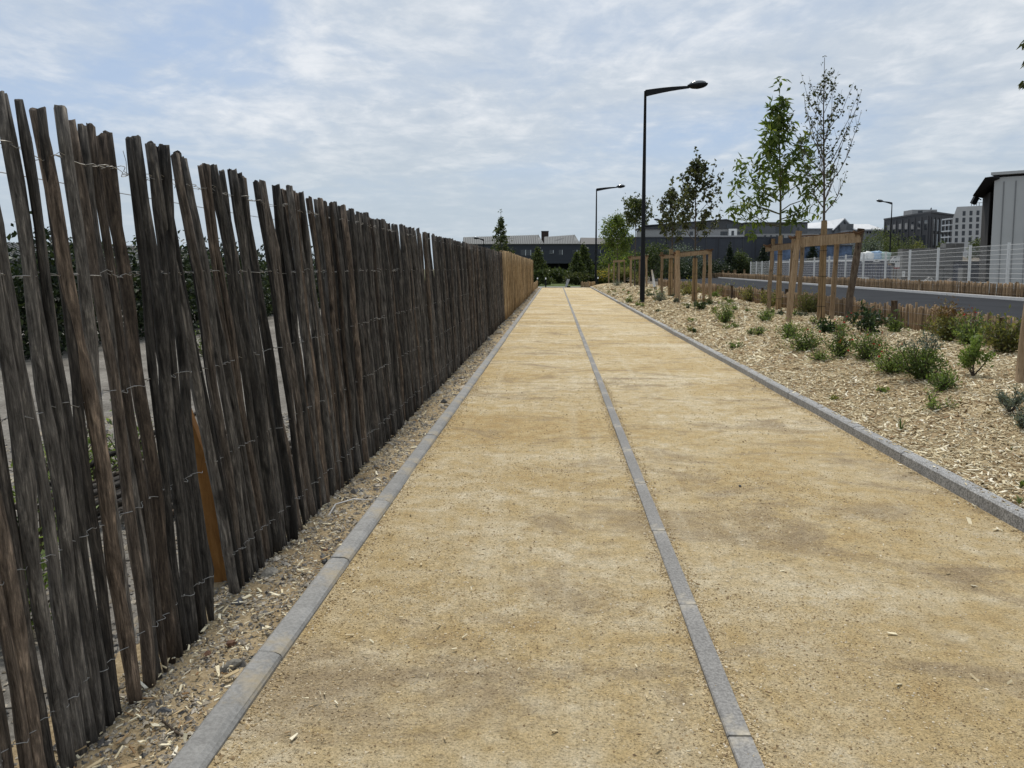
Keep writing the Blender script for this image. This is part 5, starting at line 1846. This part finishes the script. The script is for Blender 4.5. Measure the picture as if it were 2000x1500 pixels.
# houses with white metal roofs
YW = 176.0
hs = thing('white_roofed_house', 'pale house with white metal roof and dark timber gable', 'house', (0, 0, 0))
zE, zR_ = Z(1600, 447, YW), Z(1620, 433.5, YW)
b1 = MB()
b1.box((X(1573, YW), YW, 0), (X(1627, YW), YW + 10, zE))
b1.build('wall', M['g_pale'], hs)
xg0, xgm, xg1 = X(1624, YW), X(1641, YW), X(1660, YW)
b1 = MB()
b1.poly_prism([(xg0, YW - 1, 0), (xg1, YW - 1, 0), (xg1, YW - 1, zE - 0.3), (xgm, YW - 1, zR_ + 0.5), (xg0, YW - 1, zE - 0.3)], (0, 11, 0))
b1.build('gable_wall', M['g_pale'], hs)
b1 = MB()
b1.poly_prism([(xgm - 0.3, YW - 1.05, Z(1641, 450, YW)), (xg1 - 0.5, YW - 1.05, Z(1641, 450, YW)), (xg1 - 0.3, YW - 1.05, zE - 0.3), (xgm, YW - 1.05, zR_ + 0.2)], (0, 0.04, 0))
b1.build('timber_cladding', M['charcoal'], hs)
b1 = MB()
b1.add([(X(1570, YW), YW - .4, zE + .01), (X(1628, YW), YW - .4, zE + .01), (X(1632, YW), YW + 5, zR_ + .3), (X(1573, YW), YW + 5, zR_ - .3), (X(1570, YW), YW - .4, zE + .15), (X(1628, YW), YW - .4, zE + .15), (X(1632, YW), YW + 5, zR_ + .45), (X(1573, YW), YW + 5, zR_ - .15)], np.array(BOXF))
b1.build('roof', M['w_roof'], hs)
for sgn, xe in ((-1, xg0 - 0.4), (1, xg1 + 0.3)):
    b1 = MB()
    b1.poly_prism([(xgm, YW - 1.4, zR_ + 0.52), (xe, YW - 1.4, zE - 0.4), (xe, YW - 1.4, zE - 0.2), (xgm, YW - 1.4, zR_ + 0.78)], (0, 12, 0))
    b1.build('gable_roof', M['w_roof'], hs)
for (pa, pb, ya_, yb_) in ((1589, 1593.5, 442, 448), (1597, 1601, 442, 448), (1587, 1593, 456, 460), (1596, 1600, 456, 460)):
    window(hs, X(pa, YW), X(pb, YW), Z(pa, yb_, YW), Z(pa, min(yb_ - 4, ya_ + 1.5), YW) if ya_ > 450 else zE - 0.25, YW, None, None, 0.1)
h2 = thing('white_roofed_house', 'pale house with broad white roof next to the dark office block', 'house', (0, 0, 0))
YV = 170.0
zE = Z(1690, 449.5, YV)
b1 = MB()
b1.box((X(1651, YV), YV, 0), (X(1722, YV), YV + 10, zE))
b1.build('wall', M['g_pale'], h2)
b1 = MB()
b1.add([(X(1664, YV), YV - .4, zE + .01), (X(1719, YV), YV - .4, zE + .01), (X(1710, YV), YV + 5, Z(1690, 436, YV)), (X(1659, YV), YV + 5, Z(1690, 436, YV)),
        (X(1664, YV), YV - .4, zE + .18), (X(1719, YV), YV - .4, zE + .18), (X(1710, YV), YV + 5, Z(1690, 435, YV)), (X(1659, YV), YV + 5, Z(1690, 435, YV))], np.array(BOXF))
b1.build('roof', M['w_roof'], h2)
b1 = MB()
b1.box((X(1651, YV), YV + 0.5, zE + .003), (X(1665, YV), YV + 8, Z(1655, 437, YV)))
b1.build('dormer', M['g_mid'], h2)
for pa in (1655, 1689, 1694.5, 1704):
    window(h2, X(pa, YV), X(pa + 3, YV), Z(pa, 456, YV), Z(pa, 452, YV), YV, None, None, 0.1)

# dark office block
YO = 150.0
of = thing('dark_office', 'dark charcoal office block with tall narrow windows on the skyline', 'building', (0, 0, 0))
cL, cC = np.array([X(1722, YO + 22), YO + 22]), np.array([X(1813, YO), YO])
cR = np.array([X(1858, YO + 9), YO + 9])
zt = Z(1813, 415.5, YO)
b1 = MB()
b1.poly_prism([(cL[0], cL[1], 0), (cC[0], cC[1], 0), (cR[0], cR[1], 0), (cR[0] + 8, cR[1] + 14, 0), (cL[0] + 6, cL[1] + 12, 0)], (0, 0, zt))
b1.build('wall', M['charcoal'], of)


def face_boxes(parent, A, B, name, mat, cells, z0, z1, proud):
    d = (B - A) / np.linalg.norm(B - A)
    nrm = np.array([d[1], -d[0]])
    for (s0, s1, a, b) in cells:
        p0 = A + (B - A) * s0
        p1 = A + (B - A) * s1
        bb = MB()
        q0, q1 = p0 + nrm * proud, p1 + nrm * proud
        i0, i1 = p0 - nrm * 0.05, p1 - nrm * 0.05
        bb.add([(q0[0], q0[1], a), (q1[0], q1[1], a), (i1[0], i1[1], a), (i0[0], i0[1], a), (q0[0], q0[1], b), (q1[0], q1[1], b), (i1[0], i1[1], b), (i0[0], i0[1], b)], np.array(BOXF))
        bb.build(name, M[mat], parent)


fl = zt / 4.3
cells = []
for r_ in range(4):
    for k in range(7):
        if r_ == 0 and k < 4:
            continue
        s0 = 0.06 + 0.132 * k + (0.03 if r_ % 2 else 0)
        cells.append((s0, s0 + 0.055, fl * (r_ + 0.22), fl * (r_ + 0.84)))
face_boxes(of, cL, cC, 'window', 'pane', cells, 0, 0, 0.03)
face_boxes(of, cL, cC, 'pilaster', 'charcoal2', [(0.02 + 0.132 * k, 0.034 + 0.132 * k, 0.2, zt - 0.5) for k in range(8)], 0, 0, 0.10)
face_boxes(of, cC, cR, 'window', 'pane', [(0.10 + 0.16 * k, 0.18 + 0.16 * k, fl * (r_ + 0.10), fl * (r_ + 0.90)) for r_ in range(4) for k in range(5)], 0, 0, 0.03)
face_boxes(of, cC, cR, 'pilaster', 'charcoal2', [(0.02 + 0.16 * k, 0.075 + 0.16 * k, 0.2, zt - 0.8) for k in range(6)], 0, 0, 0.14)
b1 = MB()
b1.poly_prism([(cL[0] - .2, cL[1] - .2, zt + .003), (cC[0], cC[1] - .3, zt + .003), (cR[0] + .2, cR[1], zt + .003), (cR[0] + 8.2, cR[1] + 14, zt + .003), (cL[0] + 6, cL[1] + 12.2, zt + .003)], (0, 0, 0.3))
b1.build('parapet', M['charcoal2'], of)
b1 = MB()
b1.box((X(1776, YO + 14), YO + 14, zt + 0.31), (X(1824, YO + 14), YO + 18, Z(1800, 409.5, YO + 14)))
ph = b1.build('roof_plant_room', M['g_light'], of)
window(ph, X(1787, YO + 14), X(1796, YO + 14), Z(1790, 416, YO + 14), Z(1790, 411.5, YO + 14), YO + 14, None, None, 0.05)
b1 = MB()
b1.tube([(X(1812, YO + 14), YO + 14, Z(1812, 409.6, YO + 14)), (X(1812, YO + 14), YO + 14, Z(1812, 407.5, YO + 14)), (X(1813, YO + 14), YO + 14, Z(1813, 406, YO + 14))], 0.12, 6)
b1.build('antenna', M['g_mid'], of)

# white apartment block
YB = 142.0
wb = thing('white_block', 'white apartment block with a grid of square windows beside the hall', 'building', (0, 0, 0))
zt = Z(1862, 404, YB)
b1 = MB()
b1.poly_prism([(X(1855, YB), YB, 0), (X(1945, YB), YB, 0), (X(1945, YB), YB, Z(1945, 400, YB)), (X(1862, YB), YB, zt), (X(1855, YB), YB, Z(1857, 427, YB))], (8.5, 13, 0))
b1.build('wall', M['w_wall'], wb)
for r_ in range(5):
    for k in range(5):
        px = 1861 + 13.4 * k - 0.6 * r_ * 0.3
        if r_ == 4 and k == 0:
            continue
        pyt = 464.5 - 12.9 * r_ - (0.6 * k)
        window(wb, X(px, YB), X(px + 5.8, YB), Z(px, pyt + 9, YB), Z(px, pyt, YB), YB, None, None, 0.1, frame='charcoal2')
b1 = MB()
for k in range(4):
    b1.tube([(X(1890 + 5 * k, YB + 3), YB + 3, Z(1890, 402, YB + 3)), (X(1890 + 5 * k, YB + 3), YB + 3, Z(1890, 398, YB + 3)), (X(1890 + 5 * k, YB + 3), YB + 3, Z(1890, 396, YB + 3))], 0.07, 5)
b1.tube([(X(1888, YB + 3), YB + 3, Z(1890, 396, YB + 3)), (X(1900, YB + 3), YB + 3, Z(1890, 396, YB + 3)), (X(1912, YB + 3), YB + 3, Z(1890, 396, YB + 3))], 0.06, 5)
b1.build('roof_railing', M['g_light'], wb)
for k in range(5):
    b1 = MB()
    b1.box((X(1850, YB + 2), YB + 2, Z(1852, 475 - 12 * k, YB)), (X(1855, YB + 2) - 0.003, YB + 5, Z(1852, 472.5 - 12 * k, YB)))
    b1.build('balcony', M['trim'], wb)

# hall with pale sheet cladding at the right edge
YP = 46.0
hall = thing('sheet_hall', 'pale grey sheet-clad hall with deep dark eaves at the right edge', 'building', (0, 0, 0))
A = np.array([X(1932, YP), YP])
wz = Z(1935, 347, YP)
dirw = np.array([0.93, -0.36])
dirs = np.array([-0.30, 0.95])
LW = 16.0
B = A + dirw * LW
BK = np.array([0.66, 0.75])
Cc = A + BK * 18
Dd = B + BK * 18
rise = 0.03
b1 = MB()
zB = wz + rise * LW
V = [(A[0], A[1], 0), (B[0], B[1], 0), (Dd[0], Dd[1], 0), (Cc[0], Cc[1], 0), (A[0], A[1], wz), (B[0], B[1], zB), (Dd[0], Dd[1], zB), (Cc[0], Cc[1], wz)]
b1.add(V, np.array(BOXF))
b1.build('wall', M['hallwall'], hall)
nw = np.array([dirw[1], -dirw[0]])
k = 0
s = 0.45
while s < LW:
    p0 = A + dirw * s + nw * 0.0
    zz = wz + rise * s
    b1 = MB()
    q0, q1 = p0 + nw * 0.035, p0 + dirw * 0.05 + nw * 0.035
    b1.add([(q0[0], q0[1], 0.1), (q1[0], q1[1], 0.1), (p0[0] + dirw[0] * .05, p0[1] + dirw[1] * .05, 0.1), (p0[0], p0[1], 0.1), (q0[0], q0[1], zz - 0.25), (q1[0], q1[1], zz - .25), (p0[0] + dirw[0] * .05, p0[1] + dirw[1] * .05, zz - .25), (p0[0], p0[1], zz - .25)], np.array(BOXF))
    b1.build('seam', M['hallseam'], hall)
    s += 0.58
# dark recessed side bay left of the white wall
S0 = A + dirs * 0.05 + np.array([0.0, 0.4])
xs_l = X(1911, YP + 3.0)
b1 = MB()
b1.poly_prism([(xs_l, YP + 3.0, 0), (A[0] - 0.02, YP + 0.35, 0), (Cc[0] - 0.03, Cc[1] - 0.2, 0), (xs_l + BK[0] * 14, YP + 3 + BK[1] * 14, 0)], (0, 0, Z(1912, 383, YP + 3.0)))
b1.build('side_bay', M['hallside'], hall)
# eave roof: wedge projecting over the side bay
e0 = at(1899.5, 382.5, YP + 1.6)
e1 = at(1924, 346.5, YP - 0.3)
b1 = MB()
back = np.array([BK[0], BK[1], 0]) * 17
c0 = np.array([A[0] + 0.1, A[1] - 0.25, wz - 0.02])
V = np.array([e0, c0 + [0, 0, -0.05], c0 + [0, 0, 0.12], e1, e0 + back, c0 + [0, 0, -0.05] + back, c0 + [0, 0, 0.12] + back, e1 + back])
b1.add(V, np.array(BOXF))
b1.build('eave', M['void'], hall)
b1 = MB()
r0 = np.array([A[0] - 0.28, A[1] - 0.12, wz + 0.125 + 0.0])
r1 = np.array([B[0], B[1] - 0.25, zB + 0.125])
V = np.array([r0, r1, r1 + back, r0 + back, r0 + [0, 0, 0.16], r1 + [0, 0, 0.16], r1 + back + [0, 0, 0.16], r0 + back + [0, 0, 0.16]])
b1.add(V, np.array(BOXF))
b1.build('roof', M['hallwall'], hall)
fl_ = thing('floodlight', 'dark floodlight bracketed under the eave of the sheet hall', 'floodlight', tuple(at(1905, 392, YP + 2.2)))
b1 = MB()
b1.box((-0.18, -0.12, -0.22), (0.10, 0.12, 0.22), 0, Euler((0, 0.45, 0)).to_matrix().to_4x4())
b1.build('housing', M['black'], fl_)
b1 = MB()
b1.tube([(0.05, 0, 0.05), (0.22, 0.02, 0.12), (0.36, 0.05, 0.05)], 0.03, 6)
b1.build('bracket', M['black'], fl_)

# blue mural hoarding far behind
hm = MB()
ym = 119.0
hm.box((X(1505, ym), ym, 0.3), (X(1662, ym), ym + 0.3, Z(1600, 481, ym)))
mo = thing('blue_hoarding', 'mottled blue hoarding glimpsed between the stake frame legs', 'hoarding', (0, 0, 0))
hm.build('panel', M['bluep'], mo)
hm = MB()
hm.box((X(1504, ym), ym - 0.1, Z(1600, 481, ym) + .003), (X(1663, ym), ym + 0.4, Z(1600, 479, ym)))
hm.build('top_rail', M['charcoal'], mo)

# ------------------------------------------------------------------ white mesh fence and the yard behind it
MFX = lambda y_: kx(y_) + 1.0
mf = thing('mesh_fence', 'white welded mesh fence with white posts along the far side of the road', 'fence', (0, 0, 0))
posts = []
for px in (2090, 2035, 1968, 1893, 1831, 1776, 1729, 1686, 1651, 1619, 1590, 1565, 1542, 1522, 1503, 1488, 1477, 1466):
    lo, hi = 10.0, 130.0
    for _ in range(50):
        m_ = (lo + hi) / 2
        if X(px, m_, 530) < MFX(m_):
            lo = m_
        else:
            hi = m_
    posts.append(lo)
ztop = lambda y_: 2.58 - 0.36 * min(1, max(0, (y_ - 34) / 48))
for k, y_ in enumerate(posts):
    b1 = MB()
    x_ = MFX(y_)
    b1.box((x_ - 0.05, y_ - 0.035, 0.2), (x_ + 0.05, y_ + 0.035, ztop(y_) + 0.04))
    po = b1.build('post', M['meshwhite'], mf)
    b1 = MB()
    b1.box((x_ - 0.055, y_ - 0.04, ztop(y_) + 0.043), (x_ + 0.055, y_ + 0.04, ztop(y_) + 0.06))
    b1.build('post_cap', M['meshwhite'], po)
for y0_, y1_ in zip(posts[:-1], posts[1:]):
    b1 = MB()
    n = max(6, int(abs(y1_ - y0_) / 0.065))
    for i in range(n):
        f = (i + 0.5) / n
        yy_ = y0_ + (y1_ - y0_) * f
        xx_ = MFX(yy_)
        zt_ = ztop(yy_)
        b1.box((xx_ - 0.0016, yy_ - 0.0016, 0.45), (xx_ + 0.0016, yy_ + 0.0016, zt_))
    for hz in np.linspace(0.03, 0.98, 11):
        thick = 0.006
        za, zb_ = 0.45 + (ztop(y0_) - 0.45) * hz, 0.45 + (ztop(y1_) - 0.45) * hz
        b1.tube([(MFX(y0_) - 0.012, y0_, za), (MFX((y0_ + y1_) / 2) - 0.012, (y0_ + y1_) / 2, (za + zb_) / 2), (MFX(y1_) - 0.012, y1_, zb_)], thick, 4, cap=False)
    b1.build('mesh_panel', M['meshwhite'], mf)

# navy site containers in a row
for i, (ya_, yb_, lab) in enumerate([(57, 64.8, 'navy container closest to the concrete blocks in the yard'), (65, 74.8, 'navy container behind the white signboard'), (75, 86.8, 'navy container with white top rail seen through the tall stake frame'),
                                     (87, 104, 'farthest navy container behind the slender stake frame')]):
    cx_ = 29.0
    ct = thing('site_container', lab, 'container', (cx_, ya_, 0.25), 'navy containers behind the mesh fence')
    zt_ = (2.0 if i < 2 else 2.25) - 0.25
    b1 = MB()
    b1.box((0, 0, 0.05), (2.4, yb_ - ya_ - 0.2, zt_))
    b1.build('body', M['cont'], ct)
    n = int((yb_ - ya_) / 0.6)
    for k in range(n):
        b1 = MB()
        b1.box((-0.05, 0.2 + 0.6 * k, 0.15), (-0.002, 0.45 + 0.6 * k, zt_ - 0.12))
        b1.build('corrugation', M['cont'], ct)
    b1 = MB()
    b1.box((-0.08, -0.02, zt_ + .003), (2.45, yb_ - ya_ - 0.18, zt_ + (0.16 if i >= 2 else 0.05)))
    b1.build('top_rail', M['white'] if i >= 2 else M['charcoal2'], ct)
# earth bank behind
V, q = grid(np.linspace(0, 10, 16), np.linspace(50, 118, 60), lambda a, b: 0.25 + 2.3 * np.sin(np.clip(a / 10, 0, 1) * np.pi) ** 0.7 * (0.9 + 0.12 * wob(a, b, 0.7)) * np.clip((b - 50) / 6, 0, 1) * np.clip((118 - b) / 8, 0, 1))
V[:, 0] += 32.5
mesh('earth_bank', V, [], [q], M['earth'], kind='structure', smooth=True)

# concrete block stacks
blocks = thing('concrete_block_wall', 'stacked grey concrete blocks behind the mesh fence beside the hall', 'block wall', (0, 0, 0))
YK = 58.0
rgk = np.random.default_rng(3)
for (pa, pb, pt, pbm) in ((1760, 1793, 486, 517), (1793, 1812, 485, 512), (1812, 1843, 484, 528), (1844, 1879, 475, 542)):
    w_ = X(pb, YK) - X(pa, YK)
    nx = max(1, round(w_ / 0.75))
    z1_, z0_ = Z(pa, pt, YK), 0.25
    nz = max(2, round((z1_ - z0_) / 0.62))
    for iz in range(nz):
        for ix in range(nx):
            if iz == nz - 1 and rgk.random() < 0.15 and nx > 1:
                continue
            bb = MB()
            bx0 = X(pa, YK) + w_ * ix / nx
            dj = rgk.normal() * 0.05
            bb.box((bx0 + 0.012, YK + dj, z0_ + (z1_ - z0_) * iz / nz + 0.006), (bx0 + w_ / nx - 0.012, YK + 0.8 + dj, z0_ + (z1_ - z0_) * (iz + 1) / nz - 0.006), rgk.random())
            bb.build('block', M['conc'], blocks)
sl = MB()
sl.box((X(1879.5, YK - 4), YK - 4, 0.25), (X(1888, YK - 4), YK - 3.4, Z(1884, 523, YK - 4)))
tag(sl.build('concrete_slab', M['conc']), 'upright pale concrete slab between block wall and hall', 'slab')
# pallet of pipes between
pal = thing('pallet', 'timber pallet carrying slotted concrete elements in the yard', 'pallet', (X(1745, 62), 62, 0.25))
for k in range(3):
    b1 = MB()
    b1.box((0, 0.4 * k, 1.55), (2.6, 0.4 * k + 0.3, 1.66))
    b1.build('board', M['stake'], pal)
for k in range(6):
    b1 = MB()
    b1.box((0.1 + 0.42 * k, 0, 1.67), (0.44 + 0.42 * k, 1.0, 2.25))
    b1.build('element', M['conc'], pal)
for k in range(2):
    b1 = MB()
    b1.box((0.2 + 1.9 * k, 0.1, 0), (0.6 + 1.9 * k, 0.9, 1.545))
    b1.build('support', M['conc'], pal)

for i, (px, py, w_, h_, mt, lab, n) in enumerate([(1815, 541, 34, 18, 'rubble_w', 'heap of whitish rubble in front of the concrete blocks', 900), (1852, 543, 50, 15, 'rubble_b', 'heap of brownish rubble at the foot of the concrete blocks', 1100)]):
    if i == 0:
        M['rubble_w'] = pieces('white_rubble', [(0, (0.16, 0.155, 0.14)), (0.5, (0.36, 0.35, 0.33)), (1, (0.62, 0.61, 0.58))])
        M['rubble_b'] = pieces('brown_rubble', [(0, (0.10, 0.08, 0.065)), (0.6, (0.22, 0.18, 0.15)), (1, (0.36, 0.31, 0.27))])
    Yr = 53.0
    sc = Yr / F
    u = rg.random(n)
    a = rg.uniform(0, 6.28, n)
    rr = np.sqrt(u)
    x_ = X(px, Yr) + np.cos(a) * rr * w_ * 0.5 * sc
    y_ = Yr + np.sin(a) * rr * w_ * 0.35 * sc
    z_ = 0.25 + rg.random(n) * h_ * sc * (1 - rr ** 1.5) * 1.2
    V, f = stones_geo(np.stack([x_, y_, z_], 1), rg.uniform(0.03, 0.11, n), rg, 0.8)
    b1 = MB()
    b1.add(V, f, np.repeat(rg.random(n), 6))
    tag(b1.build('rubble', M[mt]), lab, 'rubble', kind='stuff')

# signs
sg = thing('site_signboard', 'white cut-corner site signboard with dark lettering on two legs', 'sign', (0, 0, 0))
YQ = 53.0
o = lambda a, b, dy=0.0: tuple(at(a, b, YQ + dy))
b1 = MB()
b1.poly_prism([o(1738, 513), o(1748, 513.2), o(1747.5, 522), o(1757, 522), o(1758.5, 501), o(1746, 501), o(1739.5, 509)], (0, 0.04, 0))
b1.build('board', M['white'], sg)
b1 = MB()
b1.poly_prism([o(1746.5, 522.3), o(1746.3, 524.5), o(1757, 524.5), o(1757, 522.3)], (0, 0.05, 0))
b1.build('red_band', M['redband'], sg)
for (xa_, xb_, ya_, yb_) in ((1745.5, 1751, 502.6, 503.8), (1739.5, 1742.5, 510.4, 511.8), (1743.5, 1746.5, 510.4, 511.8), (1748.5, 1752, 509.8, 512.6), (1753, 1757, 510.4, 511.8)):
    b1 = MB()
    p0, p1 = at(xa_, yb_, YQ - 0.02), at(xb_, ya_, YQ - 0.02)
    b1.box((p0[0], YQ - 0.012, p0[2]), (p1[0], YQ - 0.003, p1[2]))
    b1.build('lettering', M['ink'], sg)
for px in (1746, 1751):
    b1 = MB()
    x_ = X(px, YQ)
    b1.box((x_ - 0.025, YQ + 0.055, 0.25), (x_ + 0.025, YQ + 0.10, Z(px, 505, YQ)))
    b1.build('leg', M['stake_dark'], sg)
for (pa, pb, ya_, yb_, Yq, lab, mark) in ((1705, 1718, 506, 512, 62, 'small white arrow-shaped sign left of the signboard', True), (1683, 1688, 506, 512.5, 60, 'tiny white plate by a fence post left of the arrow sign', False),
                                         (1762, 1768, 529, 541, 50, 'upright white notice standing low beside the signboard legs', True)):
    s_ = thing('small_sign', lab, 'sign', (0, 0, 0))
    b1 = MB()
    p0, p1 = at(pa, yb_, Yq), at(pb, ya_, Yq)
    if pa == 1705:
        b1.poly_prism([(p0[0], Yq, p0[2]), (p1[0], Yq, p0[2]), (p1[0], Yq, p1[2]), (p0[0] + 0.2, Yq, p1[2])], (0, 0.03, 0))
    else:
        b1.box((p0[0], Yq, p0[2]), (p1[0], Yq + 0.03, p1[2]))
    b1.build('plate', M['white'], s_)
    b1 = MB()
    b1.box(((p0[0] + p1[0]) / 2 - 0.03, Yq + 0.035, 0.25), ((p0[0] + p1[0]) / 2 + 0.03, Yq + 0.08, p1[2] - 0.02))
    b1.build('leg', M['g_mid'], s_)
    if mark:
        b1 = MB()
        cx_, cz_ = (p0[0] + p1[0]) / 2, (p0[2] * 0.4 + p1[2] * 0.6)
        ww = (p1[0] - p0[0]) * 0.18
        b1.box((cx_ - ww, Yq - 0.012, cz_ - ww * 0.4), (cx_ + ww, Yq - 0.003, cz_ + ww * 0.4))
        b1.build('lettering', M['ink'], s_)
kb = MB()
p0, p1 = at(1678, 545.5, 60), at(1698, 541, 60)
kb.box((p0[0], 60, 0.25), (p1[0], 60.6, p1[2]))
tag(kb.build('concrete_footing', M['kerb_w']), 'low pale concrete footing below the tiny white plate', 'footing')


def bag(label, px, py, Y, w, h, mat, seed):
    rg_ = np.random.default_rng(seed)
    import bmesh
    bm = bmesh.new()
    bmesh.ops.create_cube(bm, size=1.0)
    bmesh.ops.subdivide_edges(bm, edges=bm.edges[:], cuts=3, use_grid_fill=True)
    for v_ in bm.verts:
        c_ = v_.co
        n_ = c_.normalized() * 0.62
        c_ = c_.lerp(n_, 0.55)
        c_ += Vector(rg_.normal(size=3)) * 0.04
        v_.co = Vector((c_.x * w, c_.y * w, (c_.z + 0.5) * h))
    me = bpy.data.meshes.new('bulk_bag')
    bm.to_mesh(me)
    bm.free()
    me.materials.append(M[mat])
    me.polygons.foreach_set('use_smooth', np.ones(len(me.polygons), bool))
    o_ = bpy.data.objects.new('bulk_bag', me)
    COL.objects.link(o_)
    o_.location = (X(px, Y), Y, Z(px, py, Y) - h)
    return tag(o_, label, 'bag', 'bulk bags on the earth bank')


for i, (px, py, w_, mt, lab) in enumerate([(1682, 494, 0.8, 'bagw', 'leftmost white bulk bag on the earth bank'), (1695, 492, 0.75, 'bagw', 'rounded white bulk bag next to the pale blue ones'), (1705, 491.5, 0.65, 'bagb', 'first pale blue bulk bag on the earth bank'),
                                           (1713, 490.5, 0.65, 'bagb', 'tallest pale blue bulk bag on the earth bank'), (1726, 492.5, 0.9, 'bagg', 'pale green bulk bag at the right end of the heap')]):
    bag(lab, px, py, 77.0, w_, 0.9, mt, i)
